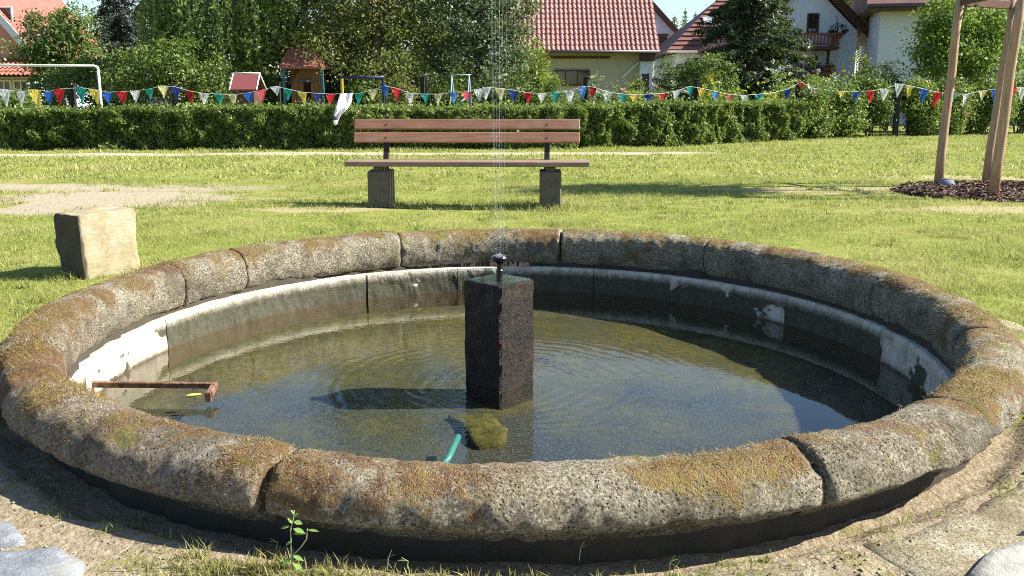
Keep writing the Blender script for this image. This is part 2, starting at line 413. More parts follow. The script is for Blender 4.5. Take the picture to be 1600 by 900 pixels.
gf = np.stack([ii * nt + jj, (ii + 1) * nt + jj, (ii + 1) * nt + (jj + 1) % nt, ii * nt + (jj + 1) % nt], -1).reshape(-1, 4)
tag(mesh_np('ground', gv, gf, M['ground'], smooth=True), kind='structure')

# ------------------------------------------------------------------ the fountain
fountain = tag(empty('fountain', (CX, CY, 0)), 'large round stone fountain basin with mossy rim in front of the bench', 'fountain')
def under(o, root):
    o.parent = root; o.matrix_parent_inverse = Matrix.Translation(root.location).inverted() if root.type == 'EMPTY' else Matrix()
    return o
JOINTS = [12, 50, 80, 113, 146, 160, 184, 203, 220, 253, 292, 312, 341, 372]
GAPS = {253: .010, 292: .005, 80: .009, 312: .004, 220: .006, 341: .006}
moss_pts = []
for k in range(len(JOINTS) - 1):
    j0, j1 = JOINTS[k], JOINTS[k + 1]
    g0 = GAPS.get(j0 % 360, .003); g1 = GAPS.get(j1 % 360, .003)
    t0 = R(j0) + g0 / 2.05; t1 = R(j1) - g1 / 2.05
    n = max(10, int((t1 - t0) * 2.05 / .012)); m = 72
    s = np.linspace(0, 1, n); tv = t0 + (t1 - t0) * s
    ph = np.linspace(0, 2 * np.pi, m, endpoint=False)
    TH, PH = np.meshgrid(tv, ph, indexing='ij')
    fa = 1 + .025 * rng.normal(); fb = 1 + .015 * rng.normal(); dz = .003 * rng.normal(); dr = .004 * rng.normal()
    if j0 == 220: fa, fb, dz = 1.05, 1.05, .008
    if j0 == 203: fa, fb, dz = .98, .95, -.012
    L = (t1 - t0) * 2.05; dist = np.minimum(s, 1 - s) * L
    endr = 1 - .05 * np.exp(-dist / .004)
    cs, sn = np.cos(PH), np.sin(PH); e = 2 / 2.25
    sn0 = np.abs(sn)
    u = SA * fa * np.sign(cs) * np.abs(cs) ** e * endr[:, None]; h = SB * fb * np.sign(sn) * np.abs(sn) ** e * endr[:, None]
    bx, by = ring(TH, 0)
    nx, ny = np.cos(TH), np.sin(TH)
    h = np.where((cs < 0) & (sn < 0), h * (1 + .85 * np.abs(cs) ** .8), h)   # the inner face reaches lower than the outer one
    h = np.where((cs >= 0) & (sn < 0), h * (1 - .58 * np.clip(cs * 3, 0, 1)), h)
    h = np.where((cs < 0) & (sn < 0), h, h)
    X = bx + (u + dr) * nx; Y = by + (u + dr) * ny; Z = SH + dz + h
    P = np.stack([X, Y, Z], -1); D = np.stack([cs * nx, cs * ny, sn], -1)
    disp = fbm(P * 4, 3, 31) * .009 + fbm(P * 22, 3, 57) * .0045 + fbm(P * 70, 2, 58) * .002 - np.clip(fbm(P * 9, 3, 81) - .6, 0, 1) * .02
    edge_ch = np.exp(-dist / .014)[:, None] * np.clip(fbm(P * 16, 2, 40 + k) - .05, 0, 1) * (.035 if j0 in (220, 253, 80) else .014)
    P = P + D * (disp - edge_ch)[..., None]
    V = P.reshape(-1, 3)
    a, b = np.meshgrid(np.arange(n - 1), np.arange(m), indexing='ij')
    Fq = np.stack([a * m + b, (a + 1) * m + b, (a + 1) * m + (b + 1) % m, a * m + (b + 1) % m], -1).reshape(-1, 4)
    V = np.concatenate([V, [P[0].mean(0), P[-1].mean(0)]])
    faces = [tuple(q[::-1]) for q in Fq.tolist()]
    c0, c1 = n * m, n * m + 1
    faces += [(c0, (i + 1) % m, i) for i in range(m)] + [(c1, (n - 1) * m + i, (n - 1) * m + (i + 1) % m) for i in range(m)]
    faces = [f[::-1] for f in faces]
    o = under(mesh_list('rim_stone', V, faces, M['rim'], smooth=True), fountain); o['rust'] = {203: .95, 184: .25, 220: .3}.get(j0, 0.0)
    # places where moss cushions grow
    q = 13000 * (j1 - j0) / 30; q = int(q)
    ai = rng.integers(0, n, q); bi = rng.integers(2, 35, q)
    pts = P[ai, bi] + rng.normal(size=(q, 3)) * .004; dn = D[ai, bi]
    mm = fbm(pts * 3.1, 4, 123) * .5 + fbm(pts * 11, 2, 11) * .22 + dn[:, 2] * .34 - .22
    keep = mm > rng.uniform(.02, .55, q)
    moss_pts.append(np.concatenate([pts[keep], dn[keep]], 1))
mp = np.concatenate(moss_pts); N = len(mp)
def blades(pos, nrm, hgt, wid, lean, rng_, two=False):
    n_ = len(pos); a = rng_.uniform(0, 2 * np.pi, n_); side = np.stack([np.cos(a), np.sin(a), np.zeros(n_)], 1)
    b = rng_.normal(size=(n_, 3)); b[:, 2] *= .2
    tip = pos + nrm * hgt[:, None] + b * (lean * hgt)[:, None]
    if not two:
        v = np.stack([pos - side * wid[:, None], pos + side * wid[:, None], tip], 1).reshape(-1, 3)
        return v, np.arange(3 * n_).reshape(-1, 3)
    mid = pos + nrm * (hgt * .55)[:, None] + b * (lean * hgt * .25)[:, None]
    v = np.stack([pos - side * wid[:, None], pos + side * wid[:, None], mid + side * (wid * .8)[:, None], mid - side * (wid * .8)[:, None], tip], 1).reshape(-1, 3)
    i = np.arange(n_)[:, None] * 5
    f = np.concatenate([i + [0, 1, 2], i + [0, 2, 3], i + [3, 2, 4]], 0)
    return v, f
v, f = blades(mp[:, :3], mp[:, 3:], rng.uniform(.003, .010, N), rng.uniform(.0009, .0020, N), .9, rng)
mo = under(mesh_np('moss', v, f, M['moss']), fountain); mo['kind'] = 'stuff'

# inner wall blocks below the rim
wj = np.linspace(8, 368, 17) + np.concatenate([[0], rng.normal(size=15) * 2.5, [0]])
for k in range(16):
    t0, t1 = R(wj[k]) + .0009, R(wj[k + 1]) - .0009; n = max(12, int((t1 - t0) * 2 / .03))
    prof = [(-.02, -.052), (-.112, -.052), (-.122, -.058), (-.124, -.075), (-.120, -.14), (-.120, -.22), (-.120, -.30), (-.120, -.43), (-.02, -.43)]
    off = .003 * rng.normal()
    tv = np.linspace(t0, t1, n); m = len(prof)
    po = np.array([p[0] for p in prof]) + np.where(np.array([p[0] for p in prof]) < 0, off, 0); pz = np.array([p[1] for p in prof])
    TH, PO = np.meshgrid(tv, po, indexing='ij'); x, y = ring(TH, PO); z = np.broadcast_to(pz, x.shape).copy()
    P = np.stack([x, y, z], -1); dd = fbm(P * 14, 3, 3) * .006 * (PO < 0); P[..., 0] += dd * np.cos(TH); P[..., 1] += dd * np.sin(TH)
    a, b = np.meshgrid(np.arange(n - 1), np.arange(m - 1), indexing='ij')
    Fq = np.stack([a * m + b, a * m + b + 1, (a + 1) * m + b + 1, (a + 1) * m + b], -1).reshape(-1, 4).tolist()
    Fq += [list(range(m))[::-1], list(range((n - 1) * m, n * m))]
    under(mesh_list('wall_stone', P.reshape(-1, 3), [tuple(q[::-1]) for q in Fq], M['wall']), fountain)
# mortar ring behind the joints of rim and wall
tv = np.linspace(0, 2 * np.pi, 721)[:-1]; m = 6
prof = [(-.085, .06), (.0, .06), (.004, .02), (.01, -.03), (.0, -.44), (-.085, -.44)]
TH, PO = np.meshgrid(tv, [p[0] for p in prof], indexing='ij'); x, y = ring(TH, PO); z = np.broadcast_to(np.array([p[1] for p in prof]), x.shape)
a, b = np.meshgrid(np.arange(720), np.arange(6), indexing='ij')
Fq = np.stack([a * 6 + b, ((a + 1) % 720) * 6 + b, ((a + 1) % 720) * 6 + (b + 1) % 6, a * 6 + (b + 1) % 6], -1).reshape(-1, 4)
M['mortar'] = plain('dark_mortar', (.05, .042, .03), .95, .3, 20, bump=.5)
P = np.stack([x, y, z], -1); dd = fbm(P * 11, 3, 19) * .018; P[..., 0] += dd * np.cos(TH); P[..., 1] += dd * np.sin(TH)
under(mesh_np('mortar_core', P.reshape(-1, 3), Fq[:, ::-1], M['mortar']), fountain)
# basin floor
n = 96; rr = np.linspace(0, 1, 40)[1:]; tv = np.linspace(0, 2 * np.pi, n, endpoint=False)
RRg, TH = np.meshgrid(rr, tv, indexing='ij'); x = CX + (RX - .05) * RRg * np.cos(TH); y = CY + (RY - .05) * RRg * np.sin(TH)
z = -.312 + fbm(np.stack([x, y, 0 * x], -1) * 2.2, 4, 77) * .012
a, b = np.meshgrid(np.arange(38), np.arange(n), indexing='ij')
Fq = np.stack([a * n + b, (a + 1) * n + b, (a + 1) * n + (b + 1) % n, a * n + (b + 1) % n], -1).reshape(-1, 4).tolist() + [list(range(n))]
under(mesh_list('basin_floor', np.stack([x, y, z], -1).reshape(-1, 3), Fq, M['floor'], smooth=True), fountain)
# water surface
tv = np.linspace(0, 2 * np.pi, 128, endpoint=False); x, y = ring(tv, -.114)
w = mesh_list('water', np.stack([x, y, np.full(128, WATER_Z)], -1), [tuple(range(128))], M['water'])
tag(w, kind='structure')

# central pillar
def pillar_mat():
    t = NT('wet_basalt_pillar'); p = t.pos(); z = t.sep(p)[2]
    c = t.ramp(t.noise(p, 22, 5, .7), [(.25, (.004, .0035, .003)), (.5, (.014, .010, .007)), (.75, (.045, .026, .015))])
    c = t.mix(t.rng(t.noise(p, 12, 4), .52, .68, 0, .8), c, (.05, .022, .012))
    c = t.mix(t.math('MULTIPLY', t.rng(t.noise(t.vmath('ADD', p, (2, 2, 2)), 16, 4), .5, .66), t.rng(z, -.1, .25, 0, .5)), c, (.05, .07, .015))
    c = t.mix(t.rng(t.noise(p, 120, 3, .7), .68, .76, 0, .45), c, (.14, .12, .09))
    return t.done(t.bsdf(c, t.rng(t.noise(p, 40, 3), .35, .65, .32, .7), t.bump(t.math('ADD', t.noise(p, 55, 5, .7), t.noise(p, 140, 3, .7)), 1.0, .012), spec=.35))
M['pillar'] = pillar_mat()
PX, PY, PT = -.06, 4.31, .265
hw = .118; nseg = 22; V = []; Fq = []
ringp = [(-hw, -hw), (hw, -hw), (hw, hw), (-hw, hw)]
pts2 = []
for i in range(4):
    a, b = np.array(ringp[i]), np.array(ringp[(i + 1) % 4])
    for s in np.linspace(.04, .96, 12): pts2.append(a + (b - a) * s)
pts2 = np.array(pts2); m = len(pts2); zs = np.concatenate([np.linspace(-.42, PT - .008, nseg), [PT]])
for z_ in zs:
    sc_ = .965 if z_ == PT else 1.0
    V.append(np.c_[pts2 * sc_, np.full(m, z_)])
V = np.array(V); an = R(45 + 3)
Vr = V.copy(); Vr[..., 0] = V[..., 0] * math.cos(an) - V[..., 1] * math.sin(an) + PX; Vr[..., 1] = V[..., 0] * math.sin(an) + V[..., 1] * math.cos(an) + PY
cen = np.array([PX, PY, 0]); dirv = Vr - cen; dirv[..., 2] = 0; dirv /= np.linalg.norm(dirv, axis=-1, keepdims=True)
Vr = Vr + dirv * (fbm(Vr * 24, 3, 8) * .004)[..., None]
nz_ = len(zs)
a, b = np.meshgrid(np.arange(nz_ - 1), np.arange(m), indexing='ij')
Fq = np.stack([a * m + b, a * m + (b + 1) % m, (a + 1) * m + (b + 1) % m, (a + 1) * m + b], -1).reshape(-1, 4).tolist()
Fq.append(list(range((nz_ - 1) * m, nz_ * m)))
pil = under(mesh_list('pillar', Vr.reshape(-1, 3), Fq, M['pillar']), fountain)
# thin sheet of water on the pillar top
M['nozzle'] = plain('wet_brass_nozzle', (.03, .03, .032), .3, .2, 40, .6, .5)
wt = MB(); c4 = [(PX + .105 * math.sqrt(2) * math.cos(an + R(45 + 90 * i)), PY + .105 * math.sqrt(2) * math.sin(an + R(45 + 90 * i)), PT + .001) for i in range(4)]
wt.prism(c4, (0, 0, .004)); under(wt.build('water_film', M['water']), fountain)
NX, NY = PX + .003, PY - .01
noz = MB(); noz.lathe([(.016, 0), (.016, .045), (.013, .05), (.013, .075), (.020, .082), (.034, .092), (.036, .104), (.030, .112), (.012, .113)], (NX, NY, PT + .002), 18)
noz = under(noz.build('nozzle', M['nozzle']), fountain)
# jets: strands of drops rising and falling
sp = MB(); rr_ = random.Random(3)
for k in range(7):
    a = 2 * math.pi * k / 7 + .3; r0 = .018 if k else 0.; vr = (.012 + .02 * rr_.random()) if k else .003
    top = 1.75 + rr_.uniform(-.15, .25); z = PT + .11; tt = 0
    while z < top:
        seg = rr_.uniform(.12, .34) if z < .9 else rr_.uniform(.05, .22)
        q = (z - PT) / (top - PT); rad = .0008 + .0004 * rr_.random()
        x0 = NX + math.cos(a) * (r0 + vr * q) + rr_.gauss(0, .0012) ; y0 = NY + math.sin(a) * (r0 + vr * q)
        x1 = NX + math.cos(a) * (r0 + vr * (q + seg / 1.5)); y1 = NY + math.sin(a) * (r0 + vr * (q + seg / 1.5))
        sp.tube([(x0, y0, z), ((x0 + x1) / 2, (y0 + y1) / 2, z + seg / 2), (x1, y1, z + seg)], [.0004, rad, .0004], 5)
        z += seg - .01 + (.02 if z > 1.0 else 0) * rr_.random()
for k in range(230):     # falling drops round the pillar
    a = rr_.uniform(0, 2 * math.pi); d = abs(rr_.gauss(0, .10)) + .01; z = rr_.uniform(PT, 1.6) if d < .12 else rr_.uniform(-.19, .9)
    L_ = rr_.uniform(.003, .014); x0 = NX + math.cos(a) * d; y0 = NY + math.sin(a) * d; r_ = rr_.uniform(.0007, .0017)
    sp.tube([(x0, y0, z), (x0, y0, z + L_ / 2), (x0, y0, z + L_)], [.0003, r_, .0003], 5)
for k in range(70):      # splash on top of the nozzle and pillar
    a = rr_.uniform(0, 2 * math.pi); d = rr_.uniform(0, .036); z = PT + .112 + rr_.uniform(0, .014) * (1 - d / .04)
    r_ = rr_.uniform(.002, .0045); sp.tube([(NX + math.cos(a) * d, NY + math.sin(a) * d, z - r_), (NX + math.cos(a) * d, NY + math.sin(a) * d, z), (NX + math.cos(a) * d, NY + math.sin(a) * d, z + r_)], [.0004, r_, .0004], 6)
tag(sp.build('water_spray', M['spray'], smooth=True), 'thin streams of water and drops rising from the fountain nozzle', 'water jet', kind='stuff')

# things in the water
M['rust'] = None
t = NT('rusty_iron'); p = t.obj(); t_c = t.ramp(t.noise(p, 30, 5, .7), [(.3, (.05, .025, .015)), (.5, (.17, .085, .05)), (.75, (.36, .24, .17))])
M['rust'] = t.done(t.bsdf(t_c, .85, t.bump(t.noise(p, 90, 4), .6, .004)))
bar = tag(empty('iron_bar', (-1.90, 4.06, -.165)), 'rusty iron bar with a bent end jutting from the basin wall', 'iron bar')
mb = MB(); mb.box((.285, -.01, .004), (.60, .022, .026), R(-1.5), .003); under(mb.build('rod', M['rust']), bar).matrix_parent_inverse = Matrix()
mb = MB(); mb.box((.575, -.045, -.006), (.026, .10, .030), R(4), .003, rx=R(8)); mb.box((.572, -.095, -.022), (.028, .018, .045), R(4), .003); o = mb.build('bent_end', M['rust']); o.parent = bar
M['yleaf'] = plain('yellow_leaf', (.62, .55, .10), .6, .2, 30)
def small_leaf(name, c, s, rz, mat, label):
    pts = [(-1, 0, 0), (-.4, .42, .06), (.3, .4, .08), (1, 0, .02), (.3, -.4, .05), (-.4, -.42, .07)]
    v = [(x * s, y * s, z * s) for x, y, z in pts] + [(x * s, y * s, z * s - .002) for x, y, z in pts]
    f = [(0, 3, 2, 1), (0, 5, 4, 3), (6, 7, 8, 9), (6, 9, 10, 11)] + [(i, (i + 1) % 6, (i + 1) % 6 + 6, i + 6) for i in range(6)]
    o = mesh_list(name, v, f, mat); o.location = c; o.rotation_euler = (0, 0, rz); return tag(o, label, 'leaf')
small_leaf('fallen_leaf', (ground_at(303, 618, WATER_Z).x, ground_at(303, 618, WATER_Z).y, WATER_Z + .004), .034, .4, M['yleaf'], 'yellow fallen leaf floating by the bent iron bar')
M['slabalg'] = floor_mat(); M['slabalg'].name = 'algae_slab'
def rough_slab(name, outline, z0, z1, mat, parent=None, seed=0, amp=.008, sub=3, smooth=False):
    """irregular stone: outline polygon, domed and rounded top"""
    o2 = []
    nO = len(outline)
    for i in range(nO):
        a = Vector(outline[i]); b = Vector(outline[(i + 1) % nO])
        for s in range(sub): o2.append(a.lerp(b, s / sub))
    c = sum(o2, Vector((0, 0))) / len(o2); n = len(o2)
    rings = [(1.0, z0), (1.0, z1 - (z1 - z0) * .35), (.985, z1 - (z1 - z0) * .1), (.955, z1), (.7, z1 + .002), (.4, z1 + .003)]
    V = []
    for s, z in rings:
        for p_ in o2: V.append((c.x + (p_.x - c.x) * s, c.y + (p_.y - c.y) * s, z))
    V.append((c.x, c.y, z1 + .003)); V = np.array(V)
    d = fbm(V * 9 + seed * 3.3, 3, seed); V[:, 2] += d * amp * (V[:, 2] > z0 + 1e-6); V[:, 0] += fbm(V * 12, 2, seed + 5) * amp * .8; V[:, 1] += fbm(V * 12, 2, seed + 9) * amp * .8
    Fq = []
    for r_ in range(len(rings) - 1):
        for i in range(n): Fq.append((r_ * n + i, r_ * n + (i + 1) % n, (r_ + 1) * n + (i + 1) % n, (r_ + 1) * n + i))
    Fq += [((len(rings) - 1) * n + i, (len(rings) - 1) * n + (i + 1) % n, len(V) - 1) for i in range(n)]
    ar = sum(o2[i].x * o2[(i + 1) % n].y - o2[(i + 1) % n].x * o2[i].y for i in range(n))
    if ar < 0: Fq = [q[::-1] for q in Fq]
    return mesh_list(name, V, Fq, mat, parent, smooth)
ya = NT('yellow_algae'); pp = ya.pos(); M['yalg'] = ya.done(ya.bsdf(ya.ramp(ya.noise(pp, 24, 5, .7), [(.3, (.022, .020, .005)), (.55, (.07, .06, .010)), (.8, (.14, .12, .028))]), .9, ya.bump(ya.noise(pp, 50, 4), .6, .01)))
def wpix(px, py, z): g = ground_at(px, py, z); return (g.x, g.y)
sl = rough_slab('sunken_slab', [wpix(700, 648, -.288), wpix(770, 646, -.288), wpix(796, 664, -.288), wpix(784, 690, -.288), wpix(742, 694, -.288), wpix(722, 664, -.288)], -.34, -.288, M['yalg'], seed=4, amp=.016, sub=4, smooth=True)
tag(sl, 'yellow-green algae covered slab sunk in the water by the pillar', 'stone slab')
M['hose'] = plain('turquoise_plastic', (.04, .19, .165), .35, .1, 20)
hz = -.26; a_ = wpix(716, 684, -.24); b_ = wpix(700, 716, -.24); c_ = wpix(672, 748, -.30)
mb = MB(); mb.tube([(a_[0], a_[1], -.236), (b_[0], b_[1], -.242), (c_[0], c_[1], -.30)], .013, 12)
hs = mb.build('hose_piece', M['hose'], smooth=True); tag(hs, 'short turquoise plastic hose lying in the water near the front rim', 'hose')

# ------------------------------------------------------------------ foundation and paving at the front
fm = NT('pale_sandstone_plinth'); p = fm.pos()
cc = fm.ramp(fm.noise(p, 9, 6, .7), [(.22, (.20, .16, .09)), (.42, (.35, .30, .19)), (.6, (.47, .42, .30)), (.85, (.60, .56, .45))])
cc = fm.mix(fm.rng(fm.noise(fm.vmath('ADD', p, (3, 1, 0)), 7, 5, .7), .55, .68, 0, .6), cc, (.25, .24, .08))
cc = fm.mix(fm.rng(fm.noise(p, 120, 4, .75), .46, .60, 0, .75), cc, (.13, .10, .06))
cc = fm.mix(fm.rng(fm.noise(fm.vmath('ADD', p, (6, 2, 1)), 4, 6, .75), .48, .62, 0, .75), cc, (.21, .17, .10))
M['plinth'] = fm.done(fm.bsdf(cc, .95, fm.bump(fm.math('ADD', fm.noise(p, 70, 5, .75), fm.noise(p, 18, 3)), .9, .014), spec=.15))
plinth_j = [-84, -67, -47, -26, -2, 20]
for k in range(len(plinth_j) - 1):
    a0, a1 = R(plinth_j[k]) + .001, R(plinth_j[k + 1]) - .001
    inn = [ring(np.array(t_), .205 + .008 * rng.normal()) for t_ in np.linspace(a0, a1, 8)]; w_ = .50 + .05 * rng.normal()
    outr = [ring(np.array(t_), w_ + .02 * rng.normal()) for t_ in np.linspace(a1, a0, 8)]
    o = rough_slab('plinth_stone', [Vector((float(x), float(y))) for x, y in inn + outr], -.12, -.002 + .003 * rng.normal(), M['plinth'], seed=20 + k, amp=.006, sub=4, smooth=True)
    under(o, fountain)
sm = NT('blue_grey_paving'); p = sm.pos()
cc = sm.ramp(sm.noise(p, 8, 6, .7), [(.25, (.10, .11, .12)), (.5, (.19, .205, .225)), (.8, (.33, .345, .36))])
cc = sm.mix(sm.rng(sm.noise(p, 100, 3, .7), .56, .68, 0, .5), cc, (.42, .42, .41))
cc = sm.mix(sm.rng(sm.noise(p, 5, 4), .55, .7, 0, .4), cc, (.24, .22, .15))
M['paving'] = sm.done(sm.bsdf(cc, .8, sm.bump(sm.math('ADD', sm.noise(p, 50, 5, .7), sm.noise(p, 12, 3)), .6, .012), spec=.3))
sm = NT('pale_paving'); p = sm.pos()
cc = sm.ramp(sm.noise(p, 9, 6, .7), [(.25, (.24, .225, .19)), (.5, (.36, .345, .30)), (.8, (.47, .46, .41))])
M['pavingpale'] = sm.done(sm.bsdf(cc, .85, sm.bump(sm.noise(p, 50, 5, .7), .6, .01), spec=.2))
def gp(pts): return [Vector(ground_at(x, y).xy) for x, y in pts]
slabs = [([(-160, 800), (-60, 812), (20, 818), (40, 850), (-40, 862), (-170, 850)], 'paving', 'blue-grey paving slab at the edge of the earth, upper of the pair'),
         ([(-120, 872), (-30, 870), (95, 862), (135, 885), (110, 925), (0, 960), (-130, 945)], 'paving', 'blue-grey paving slab in the corner below its neighbour'),
         ([(150, 960), (260, 945), (330, 985), (220, 1060), (110, 1040)], 'paving', 'blue-grey paving slab just in front of the weeds'),
         ([(1512, 905), (1545, 868), (1640, 845), (1760, 850), (1700, 930), (1580, 950)], 'pavingpale', 'pale rough paving slab beside the gravel at the basin foot'),
         ([(1590, 862 - 24), (1690, 800), (1780, 815), (1700, 842)], 'pavingpale', 'small pale paving slab behind the other pale slab'),
         ([(1370, 960), (1500, 920), (1560, 965), (1450, 1030)], 'pavingpale', 'pale paving slab lying nearest the camera')]
for k, (pl, mt, lb) in enumerate(slabs):
    o = rough_slab('paving_slab', gp(pl), -.06, .012 + .004 * (k % 2), M[mt], seed=50 + k, amp=.006, sub=4, smooth=True)
    tag(o, lb, 'paving slab', 'paving slabs round the basin')
# loose grit
M['grit'] = plain('loose_grit', (.36, .32, .25), .9, .4, 9)
t = NT('grit_stones'); M['grit'] = t.done(t.bsdf(t.ramp(t.island(), [(.0, (.10, .08, .055)), (.4, (.22, .185, .135)), (.8, (.33, .30, .24)), (1, (.44, .41, .36))]), .9))
def grit(n_, x0, x1, y0, y1, smin, smax, keepf):
    x = rng.uniform(x0, x1, n_); y = rng.uniform(y0, y1, n_); k = keepf(x, y); x, y = x[k], y[k]; n2 = len(x)
    base = np.array([(1, 0, 0), (-.5, .87, 0), (-.5, -.87, 0), (0, 0, .8), (0, 0, -.8)])
    s = rng.uniform(smin, smax, n2) ; a = rng.uniform(0, 6.28, n2); st = rng.uniform(.6, 1.4, (n2, 3))
    v = base[None] * st[:, None] * s[:, None, None]
    vx = v[..., 0] * np.cos(a)[:, None] - v[..., 1] * np.sin(a)[:, None]; vy = v[..., 0] * np.sin(a)[:, None] + v[..., 1] * np.cos(a)[:, None]
    V = np.stack([vx + x[:, None], vy + y[:, None], v[..., 2] + (ground_h(x, y) + s * .3)[:, None]], -1).reshape(-1, 3)
    fb = np.array([(0, 1, 3), (1, 2, 3), (2, 0, 3), (1, 0, 4), (2, 1, 4), (0, 2, 4)])
    return V, (np.arange(n2)[:, None, None] * 5 + fb[None]).reshape(-1, 3)
def rim_r(x, y): return np.hypot(x / RX, (y - CY) / RY)
v, f = grit(22000, -2.4, 2.8, 1.0, 3.5, .002, .007, lambda x, y: (rim_r(x, y) > 1.11) & (rng.uniform(size=len(x)) < .3 + .7 * (x > .6)))
tag(mesh_np('gravel', v, f, M['grit']), 'loose grit and crumbs of stone on the earth', 'gravel', kind='stuff')

# ------------------------------------------------------------------ lawn
def blobm(x, y, lst, k=1.0):
    m_ = np.zeros_like(x)
    jx = fbm(np.stack([x * 1.7, y * 1.7, 0 * x], -1), 3, 61) * .45; jy = fbm(np.stack([x * 1.7, y * 1.7, 0 * x + 4], -1), 3, 62) * .25
    for c, r_ in lst:
        q = np.hypot((x + jx - c[0]) / r_[0], (y + jy - c[1]) / r_[1]) + fbm(np.stack([x * 6, y * 6, 0 * x], -1), 2, 63) * .22; m_ = np.maximum(m_, np.clip((1.2 - q) / .55, 0, 1))
    return m_
MULCH = ((6.0, 11.05), (1.55, 1.2))
gV = []; gF = []; base_i = 0
def lawn_zone(y0, y1, dens, h0, h1, w0, w1, two):
    global base_i
    xm = .58 * y1 + 1.5; n_ = int((y1 - y0) * 2 * xm * dens); x = rng.uniform(-xm, xm, n_); y = rng.uniform(y0, y1, n_)
    keep = (np.abs(x) < .58 * y + 1.5) & (rim_r(x, y) > 1.055)
    dm = blobm(x, y, DIRT); wm = blobm(x, y, WORN); mu = np.hypot((x - MULCH[0][0]) / MULCH[1][0], (y - MULCH[0][1]) / MULCH[1][1]) < 1.0
    pth = (np.abs(y - .03 * x - 18.6) < .42) & (x < 4)
    cl = fbm(np.stack([x * 2.2, y * 2.2, 0 * x], -1), 3, 91)
    keep &= ~mu & ~pth & (rng.uniform(size=n_) > dm * .97) & (rng.uniform(size=n_) > wm * .8) & (rng.uniform(size=n_) < .72 + .4 * cl)
    front = np.clip((3.75 - y) / .5, 0, 1); keep &= rng.uniform(size=n_) > front
    x, y, cl = x[keep], y[keep], cl[keep]; n2 = len(x)
    hg = rng.uniform(h0, h1, n2) * (1 + .5 * cl) ; edge = np.exp(-(rim_r(x, y) - 1.055) / .04); hg *= 1 + .7 * edge
    hg *= np.where((np.abs(y - 9.5) < .25) & (x > -1.6) & (x < .8), 1.8, 1)
    pos = np.stack([x, y, ground_h(x, y) - .003], -1)
    nr = np.tile([0, 0, 1.], (n2, 1))
    v_, f_ = blades(pos, nr, hg, rng.uniform(w0, w1, n2), .65, rng, two)
    gV.append(v_); gF.append(f_ + base_i); base_i += len(v_)
lawn_zone(3.2, 6.0, 8500, .012, .036, .0010, .0020, True)
lawn_zone(6.0, 8.6, 5600, .012, .036, .0014, .0027, False)
lawn_zone(8.6, 13.0, 2600, .014, .04, .0022, .0042, False)
lawn_zone(13.0, 28.0, 380, .025, .06, .007, .013, False)
tag(mesh_np('grass', np.concatenate(gV), np.concatenate(gF), M['grass']), 'short sunlit green and yellow lawn grass', 'grass', kind='stuff')
def tuft_add(x, y, n_, hh, sp_, wd=.0022):
    global base_i
    q = rng.normal(size=(n_, 2)) * sp_; px_, py_ = x + q[:, 0], y + q[:, 1]; k_ = rim_r(px_, py_) > 1.06; px_, py_ = px_[k_], py_[k_]; n2 = len(px_)
    if not n2: return
    v_, f_ = blades(np.stack([px_, py_, ground_h(px_, py_) - .002], -1), np.tile([0, 0, 1.], (n2, 1)), rng.uniform(.4, 1, n2) * hh, rng.uniform(.6, 1.3, n2) * wd, .6, rng, True)
    gV.append(v_); gF.append(f_ + base_i); base_i += len(v_)
for q_ in range(420):
    y_ = rng.uniform(4.2, 14); x_ = rng.uniform(-1, 1) * (.56 * y_ + .8)
    if rim_r(x_, y_) > 1.08 and blobm(np.array([x_]), np.array([y_]), DIRT)[0] < .8: tuft_add(x_, y_, int(rng.uniform(14, 50)), rng.uniform(.035, .075), rng.uniform(.02, .06), .0018 + .0002 * y_)
gb = ground_at(131, 436)
for q_ in range(46): tuft_add(gb.x + rng.uniform(-.26, .42), gb.y + rng.uniform(-.05, .62), 22, rng.uniform(.04, .085), .025, .0022)
for gq_ in (ground_at(597, 322), ground_at(860, 325)):
    for q_ in range(26): tuft_add(gq_.x + rng.uniform(-.2, .2), gq_.y + rng.uniform(-.2, .2), 24, rng.uniform(.05, .10), .03, .003)
mesh_grass = bpy.data.objects['grass']; bpy.data.objects.remove(mesh_grass)
tag(mesh_np('grass', np.concatenate(gV), np.concatenate(gF), M['grass']), 'short sunlit green and yellow lawn grass', 'grass', kind='stuff')
lt = NT('leaf_litter'); M['litter'] = lt.done(lt.bsdf(lt.ramp(lt.island(), [(0, (.06, .035, .02)), (.4, (.17, .105, .055)), (.75, (.30, .22, .11)), (1, (.42, .36, .18))]), .8))
# straggling grass and weeds at the foot of the basin
def tufts(name, spots, label):
    V_ = []; F_ = []; b0 = 0
    for (x, y, n_, hh, sp_) in spots:
        q = rng.normal(size=(n_, 2)) * sp_; px_, py_ = x + q[:, 0], y + q[:, 1] * .6
        k = rim_r(px_, py_) > 1.07; px_, py_ = px_[k], py_[k]; n2 = len(px_)
        if not n2: continue
        pos = np.stack([px_, py_, ground_h(px_, py_) - .002], -1)
        v_, f_ = blades(pos, np.tile([0, 0, 1.], (n2, 1)), rng.uniform(.35, 1, n2) * hh, rng.uniform(.0010, .0020, n2), .55, rng, True)
        V_.append(v_); F_.append(f_ + b0); b0 += len(v_)
    return tag(mesh_np(name, np.concatenate(V_), np.concatenate(F_), M['weed']), label, 'grass', kind='stuff')
M['weed'] = blade_mat('weed_blades', [(.15, (.09, .12, .02)), (.45, (.20, .23, .05)), (.7, (.34, .32, .12)), (.95, (.50, .42, .22))], (.44, .36, .17))
sp_l = []
